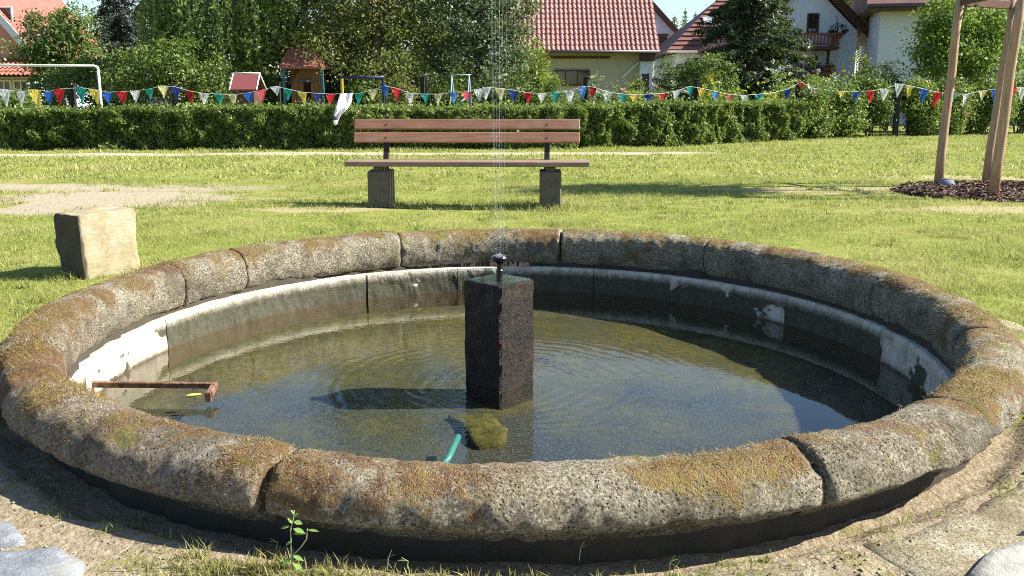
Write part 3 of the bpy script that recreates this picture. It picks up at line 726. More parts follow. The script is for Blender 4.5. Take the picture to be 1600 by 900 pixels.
for px in list(range(230, 1300, 26)):
    g = ground_at(px + rng.uniform(-12, 12), 893 + rng.uniform(-8, 14) + (12 if px > 900 else 0)); d_ = .8 if px < 560 else .4
    sp_l.append((g.x, g.y, int(90 * d_ * rng.uniform(.4, 1.4)), .022 + .014 * rng.random() * (1.6 if px < 560 else 1), .03))
for px, py, n_, hh in [(305, 868, 60, .045), (440, 885, 90, .05), (330, 885, 90, .035), (395, 892, 120, .04), (500, 896, 90, .03), (870, 876, 25, .03), (1180, 870, 30, .02), (1420, 870, 40, .018), (1440, 858, 30, .015), (1590, 775, 40, .02)]:
    g = ground_at(px, py); sp_l.append((g.x, g.y, n_, hh, .018))
for q_ in range(70):
    t_ = R(rng.uniform(222, 312)); x_, y_ = ring(np.array(t_), rng.uniform(.15, .24)); sp_l.append((float(x_), float(y_), int(rng.uniform(6, 26)), rng.uniform(.012, .034), .02))
tufts('straggling_grass', sp_l, 'yellowish straggling grass on the earth in front of the basin')

n_ = 420; x_ = rng.uniform(-1.9, 2.2, n_); y_ = rng.uniform(1.5, 3.2, n_); k_ = rim_r(x_, y_) > 1.09; x_, y_ = x_[k_], y_[k_]; n_ = len(x_)
nr_ = np.tile([0, 0, 1.], (n_, 1)) + rng.normal(size=(n_, 3)) * .35; nr_ /= np.linalg.norm(nr_, axis=1, keepdims=True)
a_ = rng.normal(size=(n_, 3)); a_ -= nr_ * (a_ * nr_).sum(1, keepdims=True); a_ /= np.linalg.norm(a_, axis=1, keepdims=True); b_ = np.cross(nr_, a_); L_ = rng.uniform(.004, .014, (n_, 1)); W_ = L_ * rng.uniform(.15, .7, (n_, 1))
p_ = np.stack([x_, y_, ground_h(x_, y_) + .006], 1)
tag(mesh_np('leaf_litter', np.stack([p_ - a_ * L_, p_ + b_ * W_ + nr_ * W_ * .4, p_ + a_ * L_, p_ - b_ * W_ + nr_ * W_ * .4], 1).reshape(-1, 3), np.arange(4 * n_).reshape(-1, 4), M['litter']), 'dead leaves and twigs scattered on the earth', 'leaf litter', kind='stuff')
# the weed with pointed leaves
M['weedleaf'] = leaf_mat('weed_leaf', [(.10, .20, .04), (.20, .34, .08), (.34, .46, .16)], .35, 8)
M['weedstem'] = plain('weed_stem', (.33, .36, .18), .6, .2, 60)
def leaf_shape(mb, base, tip, wid, up=(0, 0, 1), cup=.15):
    b, t_ = Vector(base), Vector(tip); d = t_ - b; s = d.cross(Vector(up)).normalized() * wid; n_ = s.cross(d).normalized() * wid * cup
    v_ = [b]; rows = [(.25, .75), (.5, 1.0), (.75, .65)]
    for q, w_ in rows: c = b + d * q - Vector((0, 0, .12 * d.length * q * q)); v_ += [c + s * w_ + n_, c, c - s * w_ + n_]
    v_.append(b + d - Vector((0, 0, .12 * d.length)))
    f_ = [(0, 1, 2), (0, 2, 3), (1, 4, 5, 2), (2, 5, 6, 3), (4, 7, 8, 5), (5, 8, 9, 6), (7, 10, 8), (8, 10, 9)]
    mb.add(v_, f_)
g = ground_at(462, 892); YW = g.y - .0
def wp(px, py): return at(px, py, YW)
weed = tag(empty('weed_plant', (0, 0, 0)), 'spindly green weed with pointed leaves growing at the foot of the basin', 'weed')
mb = MB(); mb.tube([wp(457, 893), wp(455, 860), wp(454, 828), wp(458, 812), wp(460, 797)], [.0018, .0017, .0015, .0012, .0008], 6)
mb.build('stem', M['weedstem'], weed, True)
mb = MB(); mb.tube([wp(457, 868), wp(470, 855), wp(479, 842), wp(480, 826)], [.0015, .0014, .0012, .0008], 6); mb.build('stem', M['weedstem'], weed, True)
for a_, b_, w_ in [((454, 822), (439, 822), .004), ((458, 826), (478, 829), .007), ((458, 834), (479, 829), .006), ((459, 815), (474, 815), .007), ((459, 808), (468, 798), .005), ((480, 828), (500, 826), .004), ((457, 868), (476, 872), .006), ((456, 872), (441, 880), .006), ((460, 803), (455, 794), .004), ((457, 880), (477, 890), .007), ((455, 845), (447, 850), .004), ((458, 818), (450, 806), .005)]:
    mb = MB(); A_ = wp(*a_); B_ = wp(*b_); B_.y -= .008; leaf_shape(mb, A_, B_, w_, (0, -.5, 1)); mb.build('leaf', M['weedleaf'], weed, True)
for px, py in [(432, 850), (505, 882), (605, 884), (636, 880), (905, 868), (1045, 885)]:
    g = ground_at(px, py + 8); w2 = tag(empty('dry_weed', (g.x, g.y, 0)), {432: 'small weed with a bleached seed head next to the leafy weed', 505: 'dry curled stalk to the right of the leafy weed', 605: 'thin dry stalk, first of two below the rim middle', 636: 'bent dry stalk, second of two below the rim middle', 905: 'pale dry stalk in the black gap under the rim', 1045: 'short dry stalk on the earth, rightmost of the stalks'}[px], 'weed', 'dry stalks in front of the basin')
    mb = MB(); hh = .03 + .012 * (px % 3); mb.tube([(0, 0, 0), (.003, 0, hh * .6), (.012 * ((px % 2) * 2 - 1), -.004, hh)], [.0012, .001, .0006], 5); mb.build('stem', M['weedstem'], w2)
    mb = MB(); leaf_shape(mb, (.003, 0, hh * .6), (.022 * ((px % 2) * 2 - 1), -.006, hh * .9), .003); mb.build('leaf', M['weedleaf'], w2)

# ------------------------------------------------------------------ bench
M['plank'] = wood_mat('bench_wood', (.16, .072, .042), (.35, .185, .115), 0)
M['seatwood'] = wood_mat('seat_wood', (.17, .105, .075), (.36, .25, .18), 0)
M['conc'] = plain('weathered_concrete', (.11, .098, .078), .95, .45, 14, bump=.8, bscale=60)
M['iron'] = plain('dark_iron', (.035, .028, .025), .6, .3, 20, .5)
bl = ground_at(597, 322); br = ground_at(860, 325)
bench = tag(empty('park_bench', ((bl.x + br.x) / 2, (bl.y + br.y) / 2, 0), math.atan2(br.y - bl.y, br.x - bl.x) * .35), 'brown wooden park bench on two concrete feet facing the fountain', 'bench')
half = (br.x - bl.x) / 2
for s in (-1, 1):
    V = []; mb = MB()
    mb.box((s * half, .03, .185), (.215, .36, .37), 0, .012); mb.box((s * half, .03, .385), (.10, .30, .055), 0, .006)
    o = mb.build('foot', M['conc'], bench); o['label'] = 'weathered concrete foot'
    mb = MB(); mb.box((s * (half - .035), .205, .59), (.055, .05, .64), 0, .005, rx=R(-20)); mb.build('back_support', M['iron'], bench)
for k in range(3):
    mb = MB(); mb.box((.03, -.12 + k * .135, .442), (2.42, .126, .05), 0, .006); mb.build('seat_plank', M['seatwood'], bench)
for k, z in enumerate((.685, .815)):
    mb = MB(); mb.box((0, .17 + (z - .6) * .36, z), (2.30, .038, .108), 0, .006, rx=R(-20)); mb.build('back_plank', M['plank'], bench)
for s in (-1, 1):
    for z in (.685, .815):
        mb = MB(); mb.lathe([(.009, 0), (.009, .004), (.004, .007)], (0, 0, 0), 8); o = mb.build('bolt', M['iron'], bench); o.location = (s * (half - .035), .17 + (z - .6) * .36 - .0195, z); o.rotation_euler = (R(90 - 20), 0, 0)

# ------------------------------------------------------------------ stone block on the lawn
bt = NT('ochre_sandstone_block'); p = bt.obj()
cc = bt.ramp(bt.noise(p, 6, 6, .7), [(.25, (.22, .16, .075)), (.42, (.32, .26, .15)), (.58, (.38, .33, .225)), (.85, (.46, .42, .32))])
cc = bt.mix(bt.rng(bt.noise(bt.vmath('ADD', p, (3, 3, 3)), 5, 5, .7), .5, .7, 0, .5), cc, (.42, .36, .27))
cc = bt.mix(bt.rng(bt.math('ADD', bt.sep(p)[0], bt.math('MULTIPLY', bt.noise(p, 9, 4, .7), .05)), -.152, -.128, .9, 0), cc, (.045, .038, .028))   # weathering crust plus painted shade, darkening the side turned from the sun
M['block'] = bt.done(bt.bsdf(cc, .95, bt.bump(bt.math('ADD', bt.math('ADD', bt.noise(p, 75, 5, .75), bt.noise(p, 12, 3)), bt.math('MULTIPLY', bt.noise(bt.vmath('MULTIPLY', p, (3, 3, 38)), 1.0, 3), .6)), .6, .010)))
g = ground_at(131, 436)
def block():
    n = 14; lx, ly, lz = .37, .33, .42
    vs_, fs_ = [], []
    us = np.linspace(-1, 1, n)
    for ax in range(3):
        for sg in (-1, 1):
            A, B = np.meshgrid(us, us, indexing='ij'); P = np.zeros((n, n, 3)); o1, o2 = [k for k in range(3) if k != ax]
            P[..., ax] = sg; P[..., o1] = A; P[..., o2] = B
            q = P.copy(); r_ = .10; inner = np.clip(q, -(1 - r_), 1 - r_); d = q - inner; ln = np.linalg.norm(d, axis=-1, keepdims=True); q = inner + d / np.maximum(ln, 1e-6) * r_ * (ln > 1e-6)
            q = q * np.array([lx / 2, ly / 2, lz / 2]); q += fbm(q * 14 + 3, 3, 5)[..., None] * P * .007 + (fbm(q * 5, 3, 15)[..., None] * P * .007)
            b0 = len(vs_); vs_ += q.reshape(-1, 3).tolist()
            for i in range(n - 1):
                for j in range(n - 1):
                    t_ = (b0 + i * n + j, b0 + (i + 1) * n + j, b0 + (i + 1) * n + j + 1, b0 + i * n + j + 1)
                    fs_.append(t_ if (sg > 0) ^ (ax == 1) else t_[::-1])
    return vs_, fs_
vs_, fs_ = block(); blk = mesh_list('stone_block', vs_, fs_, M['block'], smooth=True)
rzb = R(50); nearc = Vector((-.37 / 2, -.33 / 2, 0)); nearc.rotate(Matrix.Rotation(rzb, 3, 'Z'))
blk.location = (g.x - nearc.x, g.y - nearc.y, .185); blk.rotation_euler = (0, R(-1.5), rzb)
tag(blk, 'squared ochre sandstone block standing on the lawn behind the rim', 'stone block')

# ------------------------------------------------------------------ leaves, tubes, crowns
def leaf_quads(pos, nrm, length, width, rng_, droop=0.):
    n_ = len(pos); a = rng_.normal(size=(n_, 3)); a -= nrm * (a * nrm).sum(1, keepdims=True); a /= np.linalg.norm(a, axis=1, keepdims=True) + 1e-9
    if droop: a[:, 2] -= droop; a /= np.linalg.norm(a, axis=1, keepdims=True)
    b = np.cross(nrm, a); b /= np.linalg.norm(b, axis=1, keepdims=True) + 1e-9
    L_ = length[:, None]; W_ = width[:, None]
    v_ = np.stack([pos - a * L_ * .5, pos + b * W_ * .5 + nrm * W_ * .12, pos + a * L_ * .5, pos - b * W_ * .5 + nrm * W_ * .12], 1).reshape(-1, 3)
    return v_, np.arange(4 * n_).reshape(-1, 4)
def unit(n_, rng_):
    a = rng_.normal(size=(n_, 3)); return a / np.linalg.norm(a, axis=1, keepdims=True)
def crown(blobs, n_leaf, size, rng_, clumps=60, cr=.4, shell=.55, asp=.6, upb=.35, droop=0.):
    """leaf clumps spread through ellipsoids (cx,cy,cz,rx,ry,rz)"""
    bl_ = np.array(blobs, float); vol = (bl_[:, 3] * bl_[:, 4] * bl_[:, 5]) ** .67; pr = vol / vol.sum()
    k = rng_.choice(len(bl_), clumps, p=pr); u = unit(clumps, rng_); rad = rng_.uniform(shell, 1, clumps) ** .6
    cc_ = bl_[k, :3] + u * bl_[k, 3:6] * rad[:, None]
    crs = cr * rng_.uniform(.5, 1.5, clumps); sel = rng_.integers(0, clumps, n_leaf)
    d = rng_.normal(size=(n_leaf, 3)); d *= np.array([1, 1, .7]); 
    pos = cc_[sel] + d * crs[sel][:, None] * .55
    nr = u[sel] * .6 + unit(n_leaf, rng_) * .8 + np.array([0, 0, upb]); nr /= np.linalg.norm(nr, axis=1, keepdims=True)
    return leaf_quads(pos, nr, size * rng_.uniform(.6, 1.4, n_leaf), size * asp * rng_.uniform(.6, 1.3, n_leaf), rng_, droop), cc_
def trunk_mb(base, top, r0, targets, rnd, bends=5, lr=.3):
    mb = MB(); b, t_ = Vector(base), Vector(top); pts = []; rad = []
    for i in range(bends + 1):
        q = i / bends; pts.append(b.lerp(t_, q) + Vector((rnd.gauss(0, .06), rnd.gauss(0, .06), 0)) * (q > 0) * r0 * 6); rad.append(r0 * (1 - .8 * q) * (1.35 if i == 0 else 1))
    mb.tube(pts, rad, 9)
    for tg in targets:
        q = rnd.uniform(.3, .95); i = min(int(q * bends), bends - 1); s = pts[i].lerp(pts[i + 1], q * bends - i); e_ = Vector(tg)
        m_ = s.lerp(e_, .5) + Vector((0, 0, .12 * (e_ - s).length)); rb = max(.012, r0 * (1 - .8 * q) * lr * 1.6)
        mb.tube([s, m_, e_], [rb, rb * .6, rb * .2], 6)
    return mb
M['bark'] = bark_mat('bark_brown', (.05, .035, .025), (.16, .12, .085))
M['birchbark'] = bark_mat('bark_pale', (.12, .11, .10), (.55, .53, .49))
def tree(name, label, cat, base, top, r0, blobs, n_leaf, size, lmat, bmat='bark', clumps=80, cr=.5, seed=1, group='trees behind the hedge', crown_name='crown', **kw):
    rg = np.random.default_rng(seed); rd = random.Random(seed)
    root = tag(empty(name, base), label, cat, group)
    (v_, f_), cc_ = crown(blobs, n_leaf, size, rg, clumps, cr, **kw)
    idx = rg.choice(len(cc_), min(14, len(cc_)), replace=False)
    mb = trunk_mb(base, top, r0, [cc_[i] for i in idx], rd)
    under(mb.build('trunk', M[bmat], None, True), root)
    under(mesh_np(crown_name, v_, f_, M[lmat]), root)
    return root
M['l_mid'] = leaf_mat('leaves_mid_green', [(0.0281, 0.0536, 0.0127), (0.0701, 0.1211, 0.0229), (0.1275, 0.1913, 0.0446), (0.2167, 0.2677, 0.0892)])
M['l_grey'] = leaf_mat('leaves_grey_green', [(0.0319, 0.0536, 0.0255), (0.0765, 0.1148, 0.051), (0.1403, 0.1849, 0.0956), (0.2805, 0.3187, 0.204)], .3)
M['l_light'] = leaf_mat('leaves_light_green', [(0.075, 0.1375, 0.0225), (0.15, 0.2375, 0.0375), (0.2375, 0.3375, 0.0625), (0.35, 0.425, 0.1125)], .45)
M['l_birch'] = leaf_mat('leaves_birch', [(0.0446, 0.0829, 0.0153), (0.1084, 0.1658, 0.0319), (0.1785, 0.2422, 0.0574), (0.255, 0.3187, 0.102)], .4)
M['l_dark'] = leaf_mat('leaves_dark', [(0.0096, 0.0192, 0.0077), (0.0211, 0.0403, 0.0115), (0.0432, 0.0672, 0.0211), (0.0864, 0.1152, 0.048)], .2)
M['l_blue'] = leaf_mat('needles_blue', [(.010, .016, .018), (.022, .034, .034), (.045, .06, .055)], .12)
M['l_apple'] = leaf_mat('leaves_apple', [(0.0238, 0.0389, 0.0108), (0.0702, 0.0918, 0.0194), (0.1404, 0.1512, 0.0378), (0.2592, 0.2376, 0.0972)], .35)
M['l_hedge'] = leaf_mat('leaves_hedge', [(0.0375, 0.0625, 0.015), (0.0875, 0.1375, 0.0275), (0.1625, 0.225, 0.05), (0.3, 0.3375, 0.1125)], .42)
M['l_yellow'] = leaf_mat('leaves_yellow_green', [(.10, .15, .02), (.20, .25, .04), (.32, .35, .08)], .4)
M['l_weep'] = leaf_mat('leaves_weeping_birch', [(.05, .09, .018), (.12, .18, .038), (.20, .27, .07), (.30, .36, .12)], .42)
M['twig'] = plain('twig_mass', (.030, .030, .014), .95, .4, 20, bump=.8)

def sph(px, py, Y, rpx, rpy, ry=None):
    """ellipsoid seen at the pixel with pixel radii"""
    c = at(px, py, Y); k = Y / F * 1.02
    return (c.x, c.y, c.z, rpx * k, ry if ry else rpx * k * .8, rpy * k)

# ------------------------------------------------------------------ hedge
HP = [(-17, 19.5), (-10.5, 19.8), (-4.0, 20.0), (1.4, 20.3), (4.0, 21.6), (6.2, 23.4), (7.5, 24.5)]
def hedge(name, path, h0, h1, thick, n_leaf, lmat, label, seed, lsize=.075):
    rg = np.random.default_rng(seed); pp_ = np.array(path, float); seg = np.diff(pp_, axis=0); ln = np.linalg.norm(seg, axis=1); cum = np.concatenate([[0], np.cumsum(ln)])
    root = tag(empty(name, (*path[0], 0)), label, 'hedge')
    def where(s):
        i = np.clip(np.searchsorted(cum, s, 'right') - 1, 0, len(ln) - 1); q = (s - cum[i]) / ln[i]
        p0 = pp_[i] + seg[i] * q[:, None]; tg = seg[i] / ln[i][:, None]; return p0, np.stack([-tg[:, 1], tg[:, 0]], 1)
    s = rg.uniform(0, cum[-1], n_leaf); p0, nv = where(s); hh = h0 + (h1 - h0) * s / cum[-1]
    hh = hh + fbm(np.stack([s * 1.1, 0 * s, 0 * s], 1), 3, seed) * .035
    side = rg.uniform(size=n_leaf); dep = np.abs(rg.normal(size=n_leaf)) * .05
    zz_ = rg.uniform(.0, 1, n_leaf) ** .9
    lump = fbm(np.stack([s * 3.4, zz_ * 2.6, 0 * s], 1), 3, seed + 3) * .19
    front = side < .56; back = (side >= .56) & (side < .64); topm = side >= .64
    z = np.where(topm, hh - dep + rg.exponential(.028, n_leaf), zz_ * hh)
    off = np.where(front, dep - .02 + lump, np.where(back, thick - dep, rg.uniform(0, thick, n_leaf)))
    off = off + np.where(front, .07 * (1 - z / hh) * (rg.uniform(size=n_leaf)), 0)
    pos = np.stack([p0[:, 0] + nv[:, 0] * off, p0[:, 1] + nv[:, 1] * off, z], 1)
    nr = np.where(front[:, None], np.stack([-nv[:, 0], -nv[:, 1], 0 * s + .5], 1), np.array([0, 0, 1.])) + unit(n_leaf, rg) * 1.5
    nr /= np.linalg.norm(nr, axis=1, keepdims=True)
    v_, f_ = leaf_quads(pos, nr, lsize * rg.uniform(.6, 1.4, n_leaf), lsize * .62 * rg.uniform(.6, 1.3, n_leaf), rg)
    under(mesh_np('foliage', v_, f_, M[lmat]), root)
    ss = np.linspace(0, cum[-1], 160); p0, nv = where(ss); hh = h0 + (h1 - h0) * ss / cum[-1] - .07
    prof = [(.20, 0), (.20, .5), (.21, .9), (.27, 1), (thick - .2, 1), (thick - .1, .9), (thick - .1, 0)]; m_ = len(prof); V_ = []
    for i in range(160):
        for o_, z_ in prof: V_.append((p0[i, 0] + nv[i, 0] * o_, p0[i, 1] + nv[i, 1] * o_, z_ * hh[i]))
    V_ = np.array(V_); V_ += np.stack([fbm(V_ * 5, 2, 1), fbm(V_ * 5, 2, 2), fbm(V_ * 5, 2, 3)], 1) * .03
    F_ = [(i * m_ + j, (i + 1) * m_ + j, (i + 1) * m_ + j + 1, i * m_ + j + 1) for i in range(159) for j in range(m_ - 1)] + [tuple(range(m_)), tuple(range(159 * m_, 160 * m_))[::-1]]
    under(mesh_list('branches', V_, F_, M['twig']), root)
    return root
hedge('clipped_hedge', HP, .735, .93, .75, 110000, 'l_hedge', 'long low clipped green hedge running behind the bench', 5)

# ------------------------------------------------------------------ fence posts and bunting
M['post'] = plain('tarred_post', (.018, .017, .016), .8, .3, 12)
M['whitepaint'] = plain('white_paint', (.78, .78, .76), .5, .05, 12)
def polyY(px):
    """distance of the garden fence at a photo column"""
    xs = [-200, 0, 500, 900, 1100, 1250, 1405, 1600, 1900]; ys = [21.4, 21.5, 21.6, 22.0, 23.6, 25.2, 26.0, 27.0, 28.5]
    return float(np.interp(px, xs, ys))
posts = [(113, 134, 'dark fence post between the green and red pennants at the white goal'), (434, 130, 'dark fence post left of the small wooden playhouse'), (660, 122, 'dark fence post behind the bench, among the swings'), (915, 122, 'dark fence post by the blue and red pennants in front of the tiled house'),
         (1087, 126, 'dark fence post in front of the round bush'), (1247, 130, 'dark fence post below the balcony house'), (1405, 128, 'tall dark fence post standing on the lawn edge')]
for px, ytop, lb in posts:
    Y = polyY(px); tp = at(px, ytop, Y); hh = tp.z; mb = MB()
    mb.box((0, 0, hh / 2), (.10 if px != 1405 else .14, .10, hh), 0, .008); root = tag(empty('fence_post', (tp.x, Y, 0)), lb, 'post', 'posts carrying the bunting')
    mb.build('shaft', M['post'], root)
    mb = MB(); mb.box((0, 0, hh + .012), (.13, .13, .03), 0, .006); mb.build('cap', M['post'], root)
pc = {'y': (.75, .60, .10), 'b': (.035, .13, .50), 'r': (.62, .03, .04), 'w': (.80, .80, .78), 'g': (.03, .36, .30), 'c': (.78, .70, .36), 'n': (.03, .06, .28), 'p': (.75, .12, .16), 'd': (.36, .02, .02), 'l': (.12, .30, .70)}
cname = {'y': 'yellow', 'b': 'blue', 'r': 'red', 'w': 'white', 'g': 'turquoise', 'c': 'cream', 'n': 'navy', 'p': 'pink-red', 'd': 'dark red', 'l': 'light blue'}
for k_, c_ in pc.items():
    t = NT('pennant_' + cname[k_].replace(' ', '_')); col = t.mix(t.noise(t.obj(), 9, 3), tuple(x * .85 for x in c_), c_)
    tr = t.n('ShaderNodeBsdfTranslucent'); t.set(tr.inputs[0], col); M['pn_' + k_] = t.done(t.mixsh(.45, t.bsdf(col, .5), tr.outputs[0]))
flags = [(8, 140, 'w', 25), (33, 143, 'w', 24), (54, 140, 'y', 28), (75, 143, 'b', 19), (93, 139, 'r', 21), (127, 137, 'g', 22), (147, 140, 'y', 20), (168, 144, 'b', 17), (191, 143, 'r', 20), (211, 142, 'w', 16), (233, 139, 'g', 15), (255, 134, 'c', 16), (275, 136, 'n', 18), (296, 142, 'd', 17), (319, 146, 'w', 17), (342, 147, 'g', 15), (364, 148, 'c', 19), (388, 145, 'b', 15), (409, 141, 'p', 19), (430, 135, 'w', 12), (450, 139, 'g', 15), (472, 144, 'y', 17), (497, 146, 'n', 17), (517, 147, 'r', 18),
         (561, 146, 'g', 15), (583, 140, 'c', 14), (601, 134, 'b', 15), (620, 138, 'r', 16), (641, 146, 'w', 16), (664, 147, 'g', 12), (685, 147, 'c', 15), (708, 144, 'l', 15), (729, 143, 'p', 14), (748, 139, 'w', 16), (761, 136, 'w', 18), (781, 138, 'c', 16), (802, 141, 'n', 18), (825, 145, 'r', 13), (848, 146, 'w', 12), (868, 145, 'g', 14), (890, 142, 'w', 16), (911, 135, 'l', 16), (927, 136, 'd', 17),
         (950, 144, 'w', 14), (973, 147, 'g', 13), (992, 148, 'y', 14), (1013, 147, 'n', 14), (1036, 146, 'r', 14), (1057, 142, 'w', 14), (1078, 135, 'g', 14), (1097, 138, 'y', 16), (1118, 143, 'l', 15), (1140, 148, 'p', 12), (1163, 149, 'w', 12), (1186, 147, 'g', 13), (1208, 145, 'y', 14), (1231, 139, 'n', 14), (1252, 128, 'r', 10), (1270, 138, 'w', 14), (1293, 141, 'g', 13), (1316, 143, 'y', 13), (1337, 143, 'b', 17), (1360, 142, 'r', 16), (1382, 139, 'w', 15), (1405, 131, 'w', 17), (1422, 134, 'y', 16), (1444, 139, 'b', 19), (1465, 144, 'r', 19), (1488, 147, 'g', 12), (1510, 147, 'w', 17), (1535, 142, 'c', 12), (1556, 139, 'b', 18), (1580, 136, 'r', 17), (1597, 137, 'w', 17), (1622, 142, 'g', 17), (-16, 137, 'g', 20), (-40, 141, 'b', 20)]
flags.sort()
bunt = tag(empty('bunting', (0, 21.5, 0)), 'string of coloured triangular pennants strung along the garden fence above the hedge', 'bunting')
mb = MB(); spts = [at(px, py, polyY(px) - .12) for px, py, c_, h_ in flags]
mb.tube(spts, .0035, 5); under(mb.build('string', M['whitepaint']), bunt)
rf = random.Random(4)
for (px, py, c_, h_), top in zip(flags, spts):
    k = polyY(px) / F; W_ = .5 * 15.5 * k * rf.uniform(.85, 1.1); Hh = h_ * 1.2 * k; sw = rf.uniform(-.35, .35); tw = rf.uniform(-.5, .5); tilt = rf.uniform(-.12, .12)
    nU, nV = 4, 4; V_ = []
    for j in range(nV + 1):
        q = j / nV
        for i in range(nU + 1):
            u = (i / nU * 2 - 1) * W_ * (1 - q * .96)
            V_.append((u * math.cos(tw * (.4 + q)) + sw * q * Hh * .4, u * math.sin(tw * (.4 + q)) + .03 * math.sin(u * 20 + q * 3) + .1 * q * q * Hh, -q * Hh - abs(u) * 0 + u * tilt))
    F_ = [(j * (nU + 1) + i, j * (nU + 1) + i + 1, (j + 1) * (nU + 1) + i + 1, (j + 1) * (nU + 1) + i) for j in range(nV) for i in range(nU)]
    o = mesh_list('pennant', V_, F_, M['pn_' + c_]); o.location = top; under(o, bunt); o['label'] = cname[c_] + ' triangular pennant'

# ------------------------------------------------------------------ goal frame
goal = tag(empty('goal_frame', at(156, 215, 24) * 1), 'white tubular football goal frame behind the hedge', 'goal'); goal.location.z = 0
tl = at(-190, 100, 24); tr_ = at(153, 103, 24); bt_ = Vector((tr_.x + .0, 24, 0)); bl_ = Vector((tl.x, 24, 0))
mb = MB(); mb.tube([tl, tr_ - Vector((.09, 0, 0)), tr_ - Vector((.02, 0, .03)), tr_ - Vector((0, 0, .10))], .031, 10); under(mb.build('crossbar', M['whitepaint'], None, True), goal)
mb = MB(); mb.tube([tr_ - Vector((0, 0, .10)), bt_], .031, 10); under(mb.build('goal_post', M['whitepaint'], None, True), goal)
mb = MB(); mb.tube([tl, bl_], .031, 10); under(mb.build('goal_post', M['whitepaint'], None, True), goal)

# ------------------------------------------------------------------ cloth on the hedge
t = NT('striped_cloth'); o_ = t.obj(); x_ = t.sep(o_)[0]
st = t.rng(t.math('SINE', t.math('ADD', t.math('MULTIPLY', x_, 95.), t.math('MULTIPLY', t.sep(o_)[2], 42.))), .35, .75)
M['cloth'] = t.done(t.bsdf(t.mix(t.math('MULTIPLY', st, .7), (.80, .77, .77), (.42, .30, .42)), .8))
M['cloth2'] = plain('dark_violet_cloth', (.06, .045, .10), .8, .2, 20)
cl = tag(empty('draped_cloth', at(537, 170, 19.9)), 'white cloth with mauve stripes slung over the hedge beside the bench', 'cloth')
V_ = []; nu, nv = 10, 16
left = [(531, 147), (528, 158), (524, 170), (521, 181), (521, 190)]; right = [(551, 145), (549, 160), (543, 170), (532, 181), (528, 190)]
for j in range(nv + 1):
    q = j / nv * 4; i0 = min(int(q), 3); w_ = q - i0
    lx = left[i0][0] * (1 - w_) + left[i0 + 1][0] * w_; ly = left[i0][1] * (1 - w_) + left[i0 + 1][1] * w_
    rx_ = right[i0][0] * (1 - w_) + right[i0 + 1][0] * w_; ry_ = right[i0][1] * (1 - w_) + right[i0 + 1][1] * w_
    for i in range(nu + 1):
        s = i / nu; dY = 20.15 - .5 * min(1, j / 8) - .05 * math.sin(s * 9) 
        V_.append(at(lx + (rx_ - lx) * s, ly + (ry_ - ly) * s, dY))
F_ = [(j * (nu + 1) + i, j * (nu + 1) + i + 1, (j + 1) * (nu + 1) + i + 1, (j + 1) * (nu + 1) + i) for j in range(nv) for i in range(nu)]
under(mesh_list('sheet', V_, F_, M['cloth'], None, True), cl)
def lump(name, c, r3, mat, parent, seed):
    mb = MB(); mb.lathe([(.05 * r3[0], -r3[2]), (.7 * r3[0], -.7 * r3[2]), (r3[0], 0), (.75 * r3[0], .65 * r3[2]), (.05 * r3[0], r3[2])], (0, 0, 0), 12)
    V_ = np.array(mb.v); V_ *= (1 + .25 * fbm(V_ * 14, 2, seed))[:, None]; V_ += np.array(c)
    return under(mesh_list(name, V_, mb.f, mat, None, True), parent)
lump('knot', at(524, 184, 19.55), (.07, .06, .05), M['cloth2'], cl, 3); lump('tail', at(524, 190, 19.55), (.05, .05, .07), M['whitepaint'], cl, 5)

# ------------------------------------------------------------------ houses
M['tile_red'] = None
def tile_mat(name, a, b, c):
    t = NT(name); p = t.obj(); f = t.math('ADD', t.math('MULTIPLY', t.noise(p, 3.5, 4, .7), .8), t.math('MULTIPLY', t.noise(p, 30, 2), .25))
    return t.done(t.bsdf(t.ramp(f, [(.3, a), (.52, b), (.78, c)]), .65, t.bump(t.noise(p, 60, 2), .3, .01), spec=.4))
M['tile_red'] = tile_mat('red_clay_tiles', (.20, .085, .07), (.31, .145, .12), (.41, .22, .185))
M['tile_brown'] = tile_mat('brown_clay_tiles', (.10, .045, .035), (.16, .075, .06), (.22, .12, .10))
M['tile_orange'] = tile_mat('orange_tiles', (.23, .07, .05), (.31, .105, .075), (.37, .15, .115))
M['stucco_cream'] = plain('cream_render', (.50, .455, .34), .95, .12, 2.5, bump=.3, bscale=60)
M['stucco_white'] = plain('white_render', (.74, .79, .87), .95, .05, 2, bump=.2, bscale=60)
M['stucco_grey'] = plain('pale_grey_render', (.58, .61, .68), .95, .05, 2, bump=.2, bscale=60)
M['stucco_rose'] = plain('rose_render', (.72, .36, .28), .95, .08, 2)
M['glass'] = plain('window_glass', (.015, .018, .02), .06, .3, 2, spec=.8)
M['brownwood'] = wood_mat('brown_stained_wood', (.055, .025, .015), (.14, .07, .045), 0)
M['redwood'] = wood_mat('red_stained_wood', (.17, .05, .035), (.30, .11, .08), 0)
M['zinc'] = plain('zinc_gutter', (.10, .10, .105), .5, .15, 8, .4)
M['ochrewood'] = wood_mat('ochre_wood', (.16, .075, .025), (.34, .17, .065), 2)
M['greenpaint'] = plain('green_blue_paint', (.05, .13, .13), .6, .15, 8)

